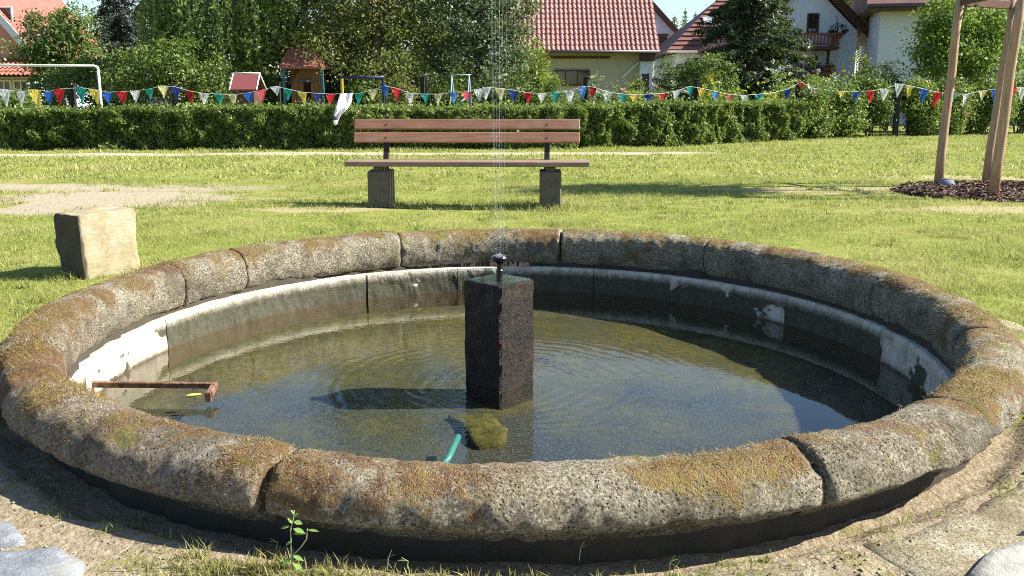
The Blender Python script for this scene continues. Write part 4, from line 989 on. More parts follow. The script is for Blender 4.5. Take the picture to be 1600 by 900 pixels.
def tile_roof(name, o, u, v, width, length, cols, rows, mat, parent, amp=.045, step=.035, flip=False):
    """clay tile covering: o = lower left corner, u along the eave, v up the slope (unit vectors)"""
    u = Vector(u).normalized(); v = Vector(v).normalized(); nrm = u.cross(v).normalized()
    if nrm.z < 0: nrm = -nrm
    ncol = cols * 6; V_ = []; F_ = []
    for r_ in range(rows):
        b0 = len(V_)
        for e_ in range(3):
            q = (r_ + (0, 0, 1.06)[e_]) / rows * length; lift = (-.005, step, .0)[e_]
            for i in range(ncol + 1):
                s = i / ncol; ph_ = (i % 6) / 6
                w_ = amp * (max(0., math.sin(math.pi * ph_ * 1.5)) if ph_ < .667 else -.25 * math.sin(math.pi * (ph_ - .667) * 3))
                V_.append(Vector(o) + u * (s * width) + v * q + nrm * (lift + (w_ if e_ else w_)))
        for e_ in range(2):
            for i in range(ncol):
                a_ = b0 + e_ * (ncol + 1) + i; F_.append((a_, a_ + 1, a_ + ncol + 2, a_ + ncol + 1))
    # underside board so that the covering has thickness
    b0 = len(V_)
    for q, w_ in ((0, 0), (0, width), (length, width), (length, 0)): V_.append(Vector(o) + u * w_ + v * q - nrm * .06)
    F_.append((b0, b0 + 1, b0 + 2, b0 + 3))
    ob = under(mesh_list(name, V_, F_, mat), parent); ob['kind'] = 'stuff'; return ob
def window(parent, c, w, h, frame='whitepaint', fr=.07, mull=1, name='window', arch=False):
    """window on a wall facing -Y: c is the middle of the opening on the wall plane"""
    c = Vector(c); mb = MB()
    if not arch:
        for s in (-1, 1): mb.box((c.x + s * (w / 2 - fr / 2), c.y - .03, c.z), (fr, .09, h), 0, .006)
        for s in (-1, 1): mb.box((c.x, c.y - .032, c.z + s * (h / 2 - fr / 2)), (w - 2 * fr, .09, fr), 0, .006)
        for k in range(mull): mb.box((c.x - w / 2 + w * (k + 1) / (mull + 1), c.y - .028, c.z), (fr * .8, .07, h - 2 * fr), 0, .005)
        gl_ = MB(); gl_.box((c.x, c.y - .012, c.z), (w - 2 * fr + .01, .03, h - 2 * fr + .01))
    else:
        def outline(ww, hh): return [(c.x - ww / 2, c.y, c.z - h / 2), (c.x + ww / 2, c.y, c.z - h / 2)] + [(c.x + ww / 2 * math.cos(t_), c.y, c.z + h / 2 - w / 2 + (hh) / 2 * math.sin(t_)) for t_ in np.linspace(0, math.pi, 12)]
        mb.prism([(x, y - .03, z) for x, y, z in outline(w, w)], (0, .03, 0)); gl_ = MB(); gl_.prism([(x, y - .045, z) for x, y, z in outline(w - 2 * fr, w - 2 * fr)], (0, .02, 0))
    o = under(mb.build(name, M[frame]), parent); g_ = gl_.build('pane', M['glass']); g_.parent = o; return o

# -- cream house with red tiled roof
Y1 = 45.; h1 = tag(empty('tiled_house', (at(935, 150, Y1).x, Y1, 0)), 'cream house with a big red tiled roof behind the hedge', 'house')
xl, xr = at(790, 100, Y1).x, at(1023, 100, Y1).x; ez = at(935, 82, Y1).z
mb = MB(); mb.box(((xl + xr) / 2, Y1 + 4, ez / 2 + .05), (xr - xl, 8, ez + .1)); under(mb.build('wall', M['stucco_cream']), h1)
mb = MB(); mb.prism([(xr - .3, Y1 + .05, ez), (xr - .3, Y1 + 7.95, ez), (xr - .3, Y1 + 4, ez + 3.5)], (.28, 0, 0)); mb.prism([(xl, Y1 + .05, ez), (xl, Y1 + 7.95, ez), (xl, Y1 + 4, ez + 3.5)], (.28, 0, 0)); under(mb.build('gable', M['stucco_cream']), h1)
ex0, ex1 = at(780, 78, Y1 - .7).x, at(1031, 78, Y1 - .7).x; ezz = at(935, 79, Y1 - .7).z
sv_ = Vector((0, 4.75, 4.3)); tile_roof('roof_tiles', (ex0, Y1 - .7, ezz), (1, 0, 0), sv_, ex1 - ex0, sv_.length, 34, 17, M['tile_red'], h1)
tile_roof('roof_tiles', (ex1, Y1 + 8.75, ezz), (-1, 0, 0), (0, -4.7, 4.3), ex1 - ex0, sv_.length, 34, 17, M['tile_red'], h1)
mb = MB(); mb.tube([(ex0, Y1 - .76, ezz - .05), (ex1, Y1 - .76, ezz - .05)], .075, 10); under(mb.build('gutter', M['zinc'], None, True), h1)
mb = MB(); mb.box(((ex0 + ex1) / 2, Y1 - .35, ezz - .02), (ex1 - ex0 - .05, .68, .05)); mb.box(((xl + at(955, 0, Y1).x) / 2 + .6, Y1 - .03, ezz - .28), (at(955, 0, Y1).x - xl - 1.2, .05, .10)); under(mb.build('eaves_board', M['brownwood']), h1)
wx0, wx1 = at(866, 0, Y1).x, at(923, 0, Y1).x; wz0, wz1 = at(0, 134, Y1).z, at(0, 109, Y1).z
window(h1, ((wx0 + wx1) / 2, Y1, (wz0 + wz1) / 2), wx1 - wx0, wz1 - wz0, 'brownwood', .07, 2)
pl0, pl1 = at(1003, 0, Y1 - .3).x, at(1023, 0, Y1 - .3).x; pz = at(0, 96, Y1 - .3).z
mb = MB(); mb.box(((pl0 + pl1) / 2, Y1 - .2, pz / 2), (pl1 - pl0, .45, pz), 0, .01); under(mb.build('porch_wall', M['stucco_white']), h1)
mb = MB(); mb.box(((pl0 + pl1) / 2 - .05, Y1 - .45, 1.05), (.34, .06, 2.1), 0, .008); under(mb.build('door', M['brownwood']), h1)
mb = MB(); mb.box(((pl0 + pl1) / 2 + .03, Y1 - .35, (pz + ezz) / 2 - .03), (pl1 - pl0 + .1, .6, ezz - pz - .1), 0, .01); under(mb.build('wooden_box_eaves', M['brownwood']), h1)
s0, s1 = at(1001, 94, Y1 - .25), at(972, 122, Y1 - .25); mb = MB(); mb.tube([s0, s1], .045, 8); under(mb.build('downpipe', M['whitepaint'], None, True), h1)

# -- bluish white gable house behind
def gable_house(name, label, Y, apex, eave_r, eave_l, zbase, depth, wall, roofm, over=.35, thick=.16, cols=0):
    """gable facing the camera; apex / eave given as photo pixels"""
    A = at(*apex, Y); ER = at(*eave_r, Y); EL = at(*eave_l, Y)
    root = tag(empty(name, (A.x, Y, 0)), label, 'house')
    dR = (A - ER).normalized(); dL = (A - EL).normalized()
    wr = ER + dR * over * 2.2; wl_ = EL + dL * over * 2.2
    mb = MB(); mb.prism([(wl_.x, Y, 0), (wr.x, Y, 0), (wr.x, Y, wr.z - .1), (A.x, Y, A.z - .12), (wl_.x, Y, wl_.z - .1)], (0, depth, 0)); under(mb.build('wall', M[wall]), root)
    for E_, nm in ((ER, 1), (EL, -1)):
        d = (A - E_); n_ = Vector((-d.z, 0, d.x)).normalized(); n_ = n_ if n_.z > 0 else -n_
        mb = MB(); mb.prism([E_ + Vector((0, -over, 0)), A + Vector((0, -over, 0)), A + Vector((0, -over, 0)) + n_ * thick, E_ + Vector((0, -over, 0)) + n_ * thick], (0, depth + 2 * over, 0))
        slope = under(mb.build('roof_slope', M[roofm]), root)
        mb = MB(); mb.prism([E_ + Vector((0, -over - .04, 0)) - n_ * .1, A + Vector((0, -over - .04, 0)) - n_ * .1, A + Vector((0, -over - .04, 0)) + n_ * (thick + .03), E_ + Vector((0, -over - .04, 0)) + n_ * (thick + .03)], (0, .038, 0)); under(mb.build('bargeboard', M['brownwood']), root)
    return root, A
hb, A_ = gable_house('gabled_house', 'pale blue-white gabled house glimpsed between two tiled roofs', 62., (1012, 2), (1066, 62), (958, 62), 0, 9, 'stucco_white', 'tile_brown')
mb = MB(); c0 = at(1034, 55, 61.95); mb.box((c0.x, 61.7, c0.z), (.75, .5, .14), 0, .01); under(mb.build('canopy', M['brownwood']), hb)
c0 = at(1036, 68, 62); window(hb, c0, .5, .8, 'brownwood', .06, 0)

# -- hipped brown roof house behind the spruce
Y3 = 52.; hh_ = tag(empty('hipped_house', (at(1120, 100, Y3).x, Y3, 0)), 'white house with a hipped brown tiled roof half hidden by the dark spruce', 'house')
e0 = at(1043, 79, Y3 - .5); e1 = at(1205, 79, Y3 - .5); rz_ = at(1128, -2, Y3 + 4.5).z
wx0, wx1 = at(1060, 100, Y3).x, at(1195, 100, Y3).x
mb = MB(); mb.box(((wx0 + wx1) / 2, Y3 + 4, e0.z / 2), (wx1 - wx0, 8, e0.z - .02)); under(mb.build('wall', M['stucco_white']), hh_)
r0 = Vector((at(1122, 0, Y3 + 4.5).x, Y3 + 4.2, rz_)); r1 = Vector((at(1150, 0, Y3 + 4.5).x, Y3 + 4.2, rz_))
E0, E1, E2, E3 = Vector((e0.x, Y3 - .5, e0.z)), Vector((e1.x, Y3 - .5, e0.z)), Vector((e1.x, Y3 + 8.9, e0.z)), Vector((e0.x, Y3 + 8.9, e0.z))
mb = MB(); dn_ = Vector((0, 0, -.12))
mb.add([E0, E1, E2, E3, r0, r1, E0 + dn_, E1 + dn_, E2 + dn_, E3 + dn_], [(0, 1, 5, 4), (1, 2, 5), (2, 3, 4, 5), (3, 0, 4), (9, 8, 7, 6), (0, 6, 7, 1), (1, 7, 8, 2), (2, 8, 9, 3), (3, 9, 6, 0)])
rf_ = under(mb.build('roof', M['tile_brown']), hh_)
rows = 12; mb = MB()   # raised courses of tiles on the front slope
for k in range(rows):
    q0 = k / rows; q1 = (k + .93) / rows
    a0, b0 = E0.lerp(r0, q0), E1.lerp(r1, q0); a1, b1 = E0.lerp(r0, q1), E1.lerp(r1, q1); up_ = Vector((0, -.05, .05))
    mb.add([a0, b0, a0 + up_ * 1.4, b0 + up_ * 1.4, a1 + up_ * .2, b1 + up_ * .2], [(0, 1, 3, 2), (2, 3, 5, 4)])
o = mb.build('tile_course', M['tile_brown']); o.parent = rf_; o['kind'] = 'stuff'
nf = (E1 - E0).cross(r0 - E0).normalized(); c0 = E0.lerp(r0, .52) + Vector((.78, 0, 0))
mb = MB(); dv = (r0 - E0); dv.x = 0; dv.normalize(); xx = Vector((.36, 0, 0)); mb.prism([c0 - xx - dv * .32, c0 + xx - dv * .32, c0 + xx + dv * .32, c0 - xx + dv * .32], nf * .16)
M['skyl'] = plain('skylight_glass', (.5, .56, .62), .05, .1, 3, .3, .9); under(mb.build('skylight', M['skyl']), hh_)
mb = MB(); mb.tube([E0 + Vector((0, -.06, -.05)), E1 + Vector((0, -.06, -.05))], .07, 8); under(mb.build('gutter', M['whitepaint'], None, True), hh_)
c0 = at(1052, 92, Y3); mb = MB(); mb.box((wx0 - .25, Y3 + 1, 1.3), (.5, 1.6, 2.6), 0, .01); under(mb.build('porch', M['greenpaint']), hh_)

# -- balcony house
Y4 = 42.; bh, A_ = gable_house('balcony_house', 'blue-white gabled house with a red wooden balcony and arched window', Y4, (1262, -38), (1364, 70), (1160, 70), 0, 10, 'stucco_white', 'tile_brown', .45, .2)
c0 = at(1270, 36, Y4); ww = at(1279, 0, Y4).x - at(1261, 0, Y4).x; wh = at(0, 21, Y4).z - at(0, 51, Y4).z
window(bh, (c0.x, Y4, c0.z), ww, wh, 'brownwood', .05, 1)
mb = MB(); c1 = at(1255, 35, Y4); mb.box((c1.x, Y4 - .02, c1.z), (at(1260, 0, Y4).x - at(1250, 0, Y4).x, .05, wh), 0, .005); under(mb.build('shutter', M['whitepaint']), bh)
bx0, bx1 = at(1247, 0, Y4 - 1).x, at(1315, 0, Y4 - 1).x; bz0 = at(0, 75, Y4 - 1).z; bz1 = at(0, 53, Y4 - 1).z
balc = MB(); balc.box(((bx0 + bx1) / 2, Y4 - .55, bz0), (bx1 - bx0, 1.1, .14), 0, .01); balc = under(balc.build('balcony', M['brownwood']), bh)
def sub(o, par): o.parent = par; return o
for z in (bz1, bz0 + .16): mb = MB(); mb.box(((bx0 + bx1) / 2, Y4 - 1.06, z), (bx1 - bx0 + .04, .07, .09), 0, .008); mb.box((bx1 - .03, Y4 - .53, z + .002), (.07, 1.0, .085), 0, .008); sub(mb.build('rail', M['redwood']), balc)
nb = 13
for k in range(nb): mb = MB(); mb.box((bx0 + .05 + (bx1 - bx0 - .1) * k / (nb - 1), Y4 - 1.055, (bz0 + bz1) / 2 + .08), (.085, .03, bz1 - bz0 - .22)); sub(mb.build('baluster', M['redwood']), balc)
for k in range(5): mb = MB(); mb.box((bx1 - .03, Y4 - .12 - .2 * k, (bz0 + bz1) / 2 + .08), (.03, .09, bz1 - bz0 - .22)); sub(mb.build('baluster', M['redwood']), balc)
mb = MB(); mb.box((bx1 - .25, Y4 - .5, (0 + bz0) / 2), (.10, .10, bz0 - .1), 0, .008); under(mb.build('balcony_post', M['brownwood']), bh)
c0 = at(1270, 97, Y4); aw = at(1279, 0, Y4).x - at(1260, 0, Y4).x; ah = at(0, 82, Y4).z - at(0, 112, Y4).z
window(bh, (c0.x, Y4, c0.z), aw, ah, 'whitepaint', .05, 0, 'arched_window', True)
c0 = at(1305, 100, Y4); mb = MB(); mb.prism([at(1294, 84, Y4 - .01), at(1296, 116, Y4 - .01), at(1323, 116, Y4 - .01), at(1318, 100, Y4 - .01)], (0, -.04, 0)); under(mb.build('sun_patch_panel', M['whitepaint']), bh)  # white panel stands in for a patch of sunlight on the wall
M['flow_red'] = leaf_mat('petals_red', [(.25, .02, .03), (.55, .05, .06), (.25, .20, .05)], .3, 3); M['flow_purple'] = leaf_mat('petals_purple', [(.08, .04, .16), (.20, .10, .30), (.10, .14, .05)], .3, 3)
M['flow_orange'] = leaf_mat('petals_orange', [(.45, .14, .04), (.65, .28, .12), (.20, .22, .05)], .3, 3); M['flow_yellow'] = leaf_mat('petals_yellow', [(.55, .42, .03), (.75, .62, .08), (.20, .26, .04), (.12, .2, .03)], .3, 3, tcol=(.7, .55, .05))
M['flow_white'] = leaf_mat('petals_white', [(.60, .58, .55), (.75, .73, .70), (.12, .18, .04), (.2, .26, .08)], .3, 3, tcol=(.6, .6, .5)); M['flow_pink'] = leaf_mat('petals_pink', [(.5, .15, .2), (.7, .4, .4), (.12, .18, .04), (.2, .26, .08)], .3, 3, tcol=(.6, .3, .3))
M['terracotta'] = plain('terracotta', (.36, .14, .08), .8, .15, 10)
def hanging(px, py, Y, mat, label, r=.42, seed=1):
    c = at(px, py, Y); root = tag(empty('flower_basket', (c.x, Y, c.z)), label, 'flower basket', 'flower baskets on the balcony house')
    mb = MB(); mb.lathe([(.10, -.34), (.19, -.28), (.23, -.1), (.24, -.08)], (0, 0, 0), 14); mb.build('pot', M['terracotta'], root, True)
    mb = MB(); mb.tube([(0, 0, -.08), (0, .15, .5), (0, .42, .62)], .012, 5); mb.build('hanger', M['iron'], root)
    (v_, f_), _ = crown([(0, 0, 0, r, r * .8, r * .7)], 700, .075, np.random.default_rng(seed), 24, .12); mesh_np('blossoms', v_, f_, M[mat], root)
hanging(1240, 107, Y4 - .45, 'flow_red', 'hanging basket of dark red flowers left of the arched window', seed=1)
hanging(1271, 108, Y4 - .45, 'flow_purple', 'purple flower basket under the arched window', .4, 2)
hanging(1295, 110, Y4 - .45, 'flow_orange', 'orange flower basket to the right of the arched window', .36, 3)
hanging(1309, 48, Y4 - .75, 'l_dark', 'leafy plant in a pot on the balcony corner', .4, 4)

# -- grey-white house on the right
Y5 = 38.; gh = tag(empty('rendered_house', (at(1450, 100, Y5).x, Y5, 0)), 'plain pale grey rendered house with brown eaves behind the bright green tree', 'house')
gx0 = at(1373, 60, Y5).x; gx1 = at(1640, 60, Y5).x; gz = at(1373, 14, Y5).z
an_ = R(-14)
mb = MB(); mb.box(((gx1 - gx0) / 2, 3.5, (gz + .35) / 2), (gx1 - gx0, 7, gz + .35)); o = mb.build('wall', M['stucco_grey'], gh)
gh.location = (gx0, Y5, 0); gh.rotation_euler = (0, 0, an_)
W5 = gx1 - gx0
mb = MB(); mb.prism([(-.55, -.7, gz - .02), (-.55, 7.7, gz - .02), (-.55, 3.5, gz + 3.2)], (W5 + 1.1, 0, 0)); rfo = mb.build('roof', M['tile_brown'], gh)
mb = MB(); mb.box((W5 / 2, -.74, gz - .04), (W5 + 1.14, .07, .24), 0, .008); mb.build('fascia_board', M['brownwood'], gh)
mb = MB(); mb.tube([(-.57, -.85, gz + .06), (W5 + .57, -.85, gz + .06)], .07, 8); mb.build('gutter', M['zinc'], gh, True)
window(gh, (0, 0, 0), .1, .1) if False else None

# -- pink and orange house on the left
Y6 = 40.; ph_ = tag(empty('orange_house', (at(0, 150, Y6).x, Y6, 0)), 'house with orange tiled roofs and white windows behind the goal', 'house')
x0, x1 = at(-260, 60, Y6).x, at(54, 60, Y6).x; z1 = at(0, 118, Y6 - .6).z
mb = MB(); mb.box(((x0 + x1) / 2, Y6 + 4, z1 / 2), (x1 - x0 - .4, 8, z1)); under(mb.build('wall', M['stucco_white']), ph_)
sv_ = Vector((0, 1.6, .72)); tile_roof('roof_tiles', (x0, Y6 - .6, z1), (1, 0, 0), sv_, x1 - x0, sv_.length, 44, 5, M['tile_orange'], ph_)
# upper storey with a gable running back, its right slope seen
zz = z1 + .72; Ax = at(-60, 0, Y6 + 1).x; az = at(0, -45, Y6 + 1).z; xe = at(48, 0, Y6 + 1).x
mb = MB(); mb.prism([(2 * Ax - xe, Y6 + 1, zz - .75), (xe, Y6 + 1, zz - .75), (xe, Y6 + 1, zz + .02), (Ax, Y6 + 1, az), (2 * Ax - xe, Y6 + 1, zz + .02)], (0, 7, 0)); under(mb.build('gable', M['stucco_rose']), ph_)
for s in (1, -1):
    E_ = Vector((Ax + s * (xe - Ax + .25), Y6 + .55, zz - .2)); A2 = Vector((Ax, Y6 + .55, az + .12)); d = A2 - E_; n_ = Vector((abs(d.z) * s, 0, abs(d.x))).normalized()
    mb = MB(); mb.prism([E_, A2, A2 + n_ * .2, E_ + n_ * .2], (0, 8, 0)); under(mb.build('roof_slope', M['tile_orange']), ph_)
    mb = MB(); mb.prism([E_ + Vector((0, -.05, 0)) - n_ * .06, A2 + Vector((0, -.05, 0)) - n_ * .06, A2 + Vector((0, -.05, 0)) + n_ * .22, E_ + Vector((0, -.05, 0)) + n_ * .22], (0, .045, 0)); under(mb.build('bargeboard', M['whitepaint']), ph_)
c0 = at(6, 22, Y6 + 1); window(ph_, (c0.x, Y6 + 1, c0.z), .75, .6, 'whitepaint', .06, 0)
for k, px in enumerate((-40, 8, 34)):
    c0 = at(px, 141, Y6); window(ph_, (c0.x, Y6, c0.z), .62, .85, 'whitepaint', .07, 1)

# ------------------------------------------------------------------ playground
Yp = 27.
ph1 = tag(empty('play_hut', (at(383, 150, Yp).x, Yp, 0)), 'tiny play hut with a red roof edged in white', 'play hut')
rl, rr2 = at(366, 117, Yp), at(404, 117, Yp); dl, dr_ = at(360, 142, Yp - .55), at(399, 142, Yp - .55); rl.y = rr2.y = Yp; dl.y = dr_.y = Yp - .55
bk = Vector((0, 1.1, 0))
for nm, (a_, b_, c_, d_) in (('roof', (dl, dr_, rr2, rl)), ('roof', (Vector((dl.x, Yp + .55, dl.z)), Vector((dr_.x, Yp + .55, dr_.z)), rr2, rl))):
    mb = MB(); mb.prism([a_, b_, c_, d_], (0, 0, .04)); o = under(mb.build(nm, M['flat_red'] if 'flat_red' in M else M.setdefault('flat_red', plain('red_felt', (.18, .05, .05), .8, .15, 8))), ph1)
mb = MB(); mb.tube([rl + Vector((-.05, 0, .05)), rr2 + Vector((.05, 0, .05))], .022, 6); mb.tube([rr2 + Vector((.03, 0, .03)), dr_ + Vector((.03, 0, .03))], .022, 6); mb.tube([rr2 + Vector((.03, 0, .03)), Vector((dr_.x + .03, Yp + .55, dr_.z + .03))], .022, 6); mb.tube([rl + Vector((-.03, 0, .03)), dl + Vector((-.03, 0, .03))], .02, 6)
under(mb.build('roof_trim', M['whitepaint'], None, True), ph1)
mb = MB(); mb.box(((dl.x + dr_.x) / 2, Yp, dl.z / 2 - .01), (dr_.x - dl.x - .15, .9, dl.z - .02)); under(mb.build('hut_wall', M['brownwood']), ph1)

Yq = 29.; ph2 = tag(empty('wooden_playhouse', (at(470, 150, Yq).x, Yq, 0)), 'ochre timber playhouse with an orange hipped roof under the apple tree', 'playhouse')
b0, b1 = at(436, 104, Yq - .5), at(502, 104, Yq - .5); t0, t1 = at(450, 74, Yq + .5), at(486, 74, Yq + .5)
E0, E1, E2, E3 = Vector((b0.x, Yq - .5, b0.z)), Vector((b1.x, Yq - .5, b0.z)), Vector((b1.x, Yq + 1.5, b0.z)), Vector((b0.x, Yq + 1.5, b0.z)); r0, r1 = Vector((t0.x, Yq + .5, t0.z)), Vector((t1.x, Yq + .5, t0.z)); dn_ = Vector((0, 0, -.06))
mb = MB(); mb.add([E0, E1, E2, E3, r0, r1, E0 + dn_, E1 + dn_, E2 + dn_, E3 + dn_], [(0, 1, 5, 4), (1, 2, 5), (2, 3, 4, 5), (3, 0, 4), (9, 8, 7, 6), (0, 6, 7, 1), (1, 7, 8, 2), (2, 8, 9, 3), (3, 9, 6, 0)]); under(mb.build('roof', M['tile_orange']), ph2)
wx0, wx1 = at(449, 0, Yq).x, at(500, 0, Yq).x; nb = 13; wz = b0.z - .02
for k in range(nb):
    if k in (5, 6, 7):
        mb = MB(); mb.box((wx0 + (wx1 - wx0) * (k + .5) / nb, Yq, .48), ((wx1 - wx0) / nb - .008, .04, .96)); under(mb.build('board', M['ochrewood']), ph2)
        mb = MB(); mb.box((wx0 + (wx1 - wx0) * (k + .5) / nb, Yq, (wz + 1.5) / 2), ((wx1 - wx0) / nb - .008, .04, wz - 1.5)); under(mb.build('board', M['ochrewood']), ph2)
    else:
        mb = MB(); mb.box((wx0 + (wx1 - wx0) * (k + .5) / nb, Yq, wz / 2), ((wx1 - wx0) / nb - .008, .04, wz)); under(mb.build('board', M['ochrewood']), ph2)
mb = MB(); mb.box(((wx0 + wx1) / 2, Yq + 1.2, wz / 2), (wx1 - wx0, .05, wz)); under(mb.build('back_wall', M['brownwood']), ph2)
mb = MB(); mb.box(((wx0 + wx1) / 2, Yq - .06, 1.55), (.55, .05, .07), 0, .006); under(mb.build('window_head', M['zinc']), ph2)
for px in (443, 503): c0 = at(px, 110, Yq - .4); mb = MB(); mb.box((c0.x, Yq - .4, wz / 2), (.09, .09, wz), 0, .008); under(mb.build('porch_post', M['greenpaint']), ph2)
mb = MB(); mb.tube([at(466, 107, Yq - .08), at(450, 132, Yq - .08)], .04, 6); under(mb.build('brace', M['brownwood']), ph2)

M['ypaint'] = plain('yellow_paint', (.62, .45, .04), .5, .1, 9); M['bpaint'] = plain('navy_paint', (.012, .022, .075), .5, .1, 9); M['lbpaint'] = plain('pale_blue_paint', (.20, .29, .36), .5, .1, 9)
Ys = 26.; sw = tag(empty('climbing_frame', (at(560, 150, Ys).x, Ys, 0)), 'climbing frame with a yellow post and navy blue top bar', 'climbing frame')
a_, b_ = at(534, 121, Ys), at(598, 121, Ys)
for q, (p_, m_) in enumerate(((a_, 'ypaint'), (b_, 'bpaint'))):
    mb = MB(); mb.box((p_.x, Ys, p_.z / 2 + .02), (.065, .065, p_.z + .04), 0, .01); under(mb.build('frame_post', M[m_]), sw)
mb = MB(); mb.tube([(a_.x - .05, Ys - .07, a_.z), (b_.x + .05, Ys - .07, b_.z)], .035, 8); under(mb.build('top_bar', M['bpaint'], None, True), sw)
s2 = tag(empty('swing_frame', (at(718, 150, Ys).x, Ys + 1, 0)), 'pale blue metal swing frame behind the bench', 'swing')
p0, p1, p2 = at(706, 118, Ys + 1), at(703, 168, Ys + 1), at(711, 168, Ys + 1)
for q, (px, tx) in enumerate(((706, 0), (733, 0))):
    tp = at(px, 117, Ys + 1)
    for s in (-1, 1): mb = MB(); mb.tube([tp, (tp.x + .08 * s, Ys + 1 + .55 * s, 0)], .018, 7); under(mb.build('frame_leg', M['lbpaint'], None, True), s2)
tp0, tp1 = at(703, 117, Ys + 1), at(736, 117, Ys + 1); mb = MB(); mb.tube([tp0, tp1], .018, 7); under(mb.build('top_bar', M['lbpaint'], None, True), s2)
mb = MB(); mb.tube([at(727, 154, Ys + .9), at(707, 168, Ys + .9)], .025, 6); under(mb.build('strut', M['lbpaint'], None, True), s2)

# ------------------------------------------------------------------ trees and shrubs behind the hedge
tr1 = at(95, 150, 38); 
tree('plum_tree', 'loose dark green tree before the orange house', 'tree', (at(100, 0, 36).x, 36, 0), (at(95, 60, 36).x, 36, 3.5), .13, [sph(95, 82, 36, 48, 38), sph(70, 110, 36, 30, 26), sph(130, 100, 36, 32, 36), sph(105, 45, 36, 32, 30), sph(60, 50, 36.5, 22, 24), sph(45, 85, 35.5, 22, 24)], 13000, .12, 'l_mid', clumps=190, cr=.35, seed=11)
# dark conifer
def conifer(name, label, px, Y, ytop, rad_base, lmat, seed, dens=1.0, ybase=165, droop=.35, zlow=.25):
    rg = np.random.default_rng(seed); b = Vector((at(px, 100, Y).x, Y, 0)); top = at(px, ytop, Y).z
    root = tag(empty(name, b), label, 'tree', 'trees behind the hedge'); mb = MB(); mb.tube([b, b + Vector((0, 0, top * .5)), b + Vector((0, 0, top))], [.22, .13, .02], 8)
    P_, N_, L_ = [], [], []
    z = zlow
    while z < top - .1:
        q = (z - zlow) / (top - zlow); r_ = rad_base * (1 - q) ** .8 + .12; nb = int(7 + 9 * (1 - q))
        for i in range(nb):
            a = rg.uniform(0, 2 * np.pi); rl_ = r_ * rg.uniform(.7, 1.12); d = np.array([math.cos(a), math.sin(a), 0]); s = np.array([-d[1], d[0], 0])
            end = np.array([b.x, b.y, z]) + d * rl_ - np.array([0, 0, droop * rl_ * rg.uniform(.4, 1.2)])
            mb.tube([(b.x, b.y, z + .05), tuple(end)], [.03, .006], 4, False)
            m_ = int(90 * dens * (rl_ / 2 + .25)); t_ = rg.uniform(.12, 1.04, m_) ** .8
            p_ = np.array([b.x, b.y, z + .05]) * (1 - t_[:, None]) + end * t_[:, None]
            p_ += s * (rg.normal(size=m_) * .24 * rl_ * (1.05 - t_) + rg.normal(size=m_) * .05)[:, None]; p_[:, 2] -= np.abs(rg.normal(size=m_)) * .12
            P_.append(p_); n_ = rg.normal(size=(m_, 3)) * .5 + d * .5 + np.array([0, 0, .7]); N_.append(n_ / np.linalg.norm(n_, axis=1, keepdims=True))
        z += .26 + .1 * rg.random()
    under(mb.build('trunk', M['bark']), root); P_ = np.concatenate(P_); N_ = np.concatenate(N_)
    v_, f_ = leaf_quads(P_, N_, rg.uniform(.10, .24, len(P_)), rg.uniform(.035, .07, len(P_)), rg, .3)
    under(mesh_np('crown', v_, f_, M[lmat]), root); return root
conifer('blue_conifer', 'dark blue-green conifer beside the weeping birch', 191, 42, -90, 2.0, 'l_blue', 21, 1.4)
# weeping birch
def birch():
    rg = np.random.default_rng(31); Y = 30.; b = Vector((at(345, 100, Y).x, Y, 0)); root = tag(empty('weeping_birch', b), 'tall weeping birch with hanging light green strands', 'tree', 'trees behind the hedge')
    bl_ = [sph(345, -40, Y, 120, 90), sph(285, 20, Y, 65, 60), sph(400, 20, Y, 60, 60), sph(350, -150, Y, 90, 80)]
    bn = np.array(bl_); k = rg.choice(4, 720, p=[.42, .2, .2, .18]); u = unit(720, rg); st_ = bn[k, :3] + u * bn[k, 3:6] * rg.uniform(.5, 1, 720)[:, None] ** .5
    P_ = []
    for s in st_:
        L_ = rg.uniform(.9, 2.9); n_ = int(L_ * 19); t_ = rg.uniform(0, 1, n_); drift = rg.normal(size=2) * .12
        P_.append(np.stack([s[0] + drift[0] * t_ + rg.normal(size=n_) * .035, s[1] + drift[1] * t_ + rg.normal(size=n_) * .05, np.maximum(s[2] - t_ * L_, 1.9 + .8 * rg.random())], 1))
    P_ = np.concatenate(P_); n_ = len(P_); nr = unit(n_, rg); nr[:, 2] *= .4; nr /= np.linalg.norm(nr, axis=1, keepdims=True)
    v_, f_ = leaf_quads(P_, nr, rg.uniform(.10, .19, n_), rg.uniform(.05, .085, n_), rg, .9)
    mb = trunk_mb(b, at(350, -180, Y), .2, [tuple(s) for s in st_[:26]], random.Random(5)); under(mb.build('trunk', M['birchbark'], None, True), root); under(mesh_np('crown', v_, f_, M['l_weep']), root)
birch()
tree('light_shrub', 'big light green shrub left of the little red play hut', 'shrub', (at(265, 0, 28).x, 28, 0), (at(265, 110, 28).x, 28, 1.6), .07, [sph(225, 112, 28, 55, 34), sph(295, 108, 28, 58, 40), sph(265, 92, 28, 40, 30), sph(190, 138, 28, 35, 25), sph(335, 140, 28, 38, 28)], 11000, .10, 'l_birch', clumps=200, cr=.28, seed=12, group='shrubs behind the hedge', crown_name='foliage')
tree('dark_bush', 'dark green bush under the conifer by the goal post', 'shrub', (at(150, 0, 30).x, 30, 0), (at(150, 120, 30).x, 30, 1.2), .06, [sph(120, 135, 30, 60, 26), sph(165, 122, 30, 40, 36), sph(75, 148, 30, 40, 20)], 6000, .10, 'l_mid', clumps=110, cr=.26, seed=13, group='shrubs behind the hedge', crown_name='foliage')
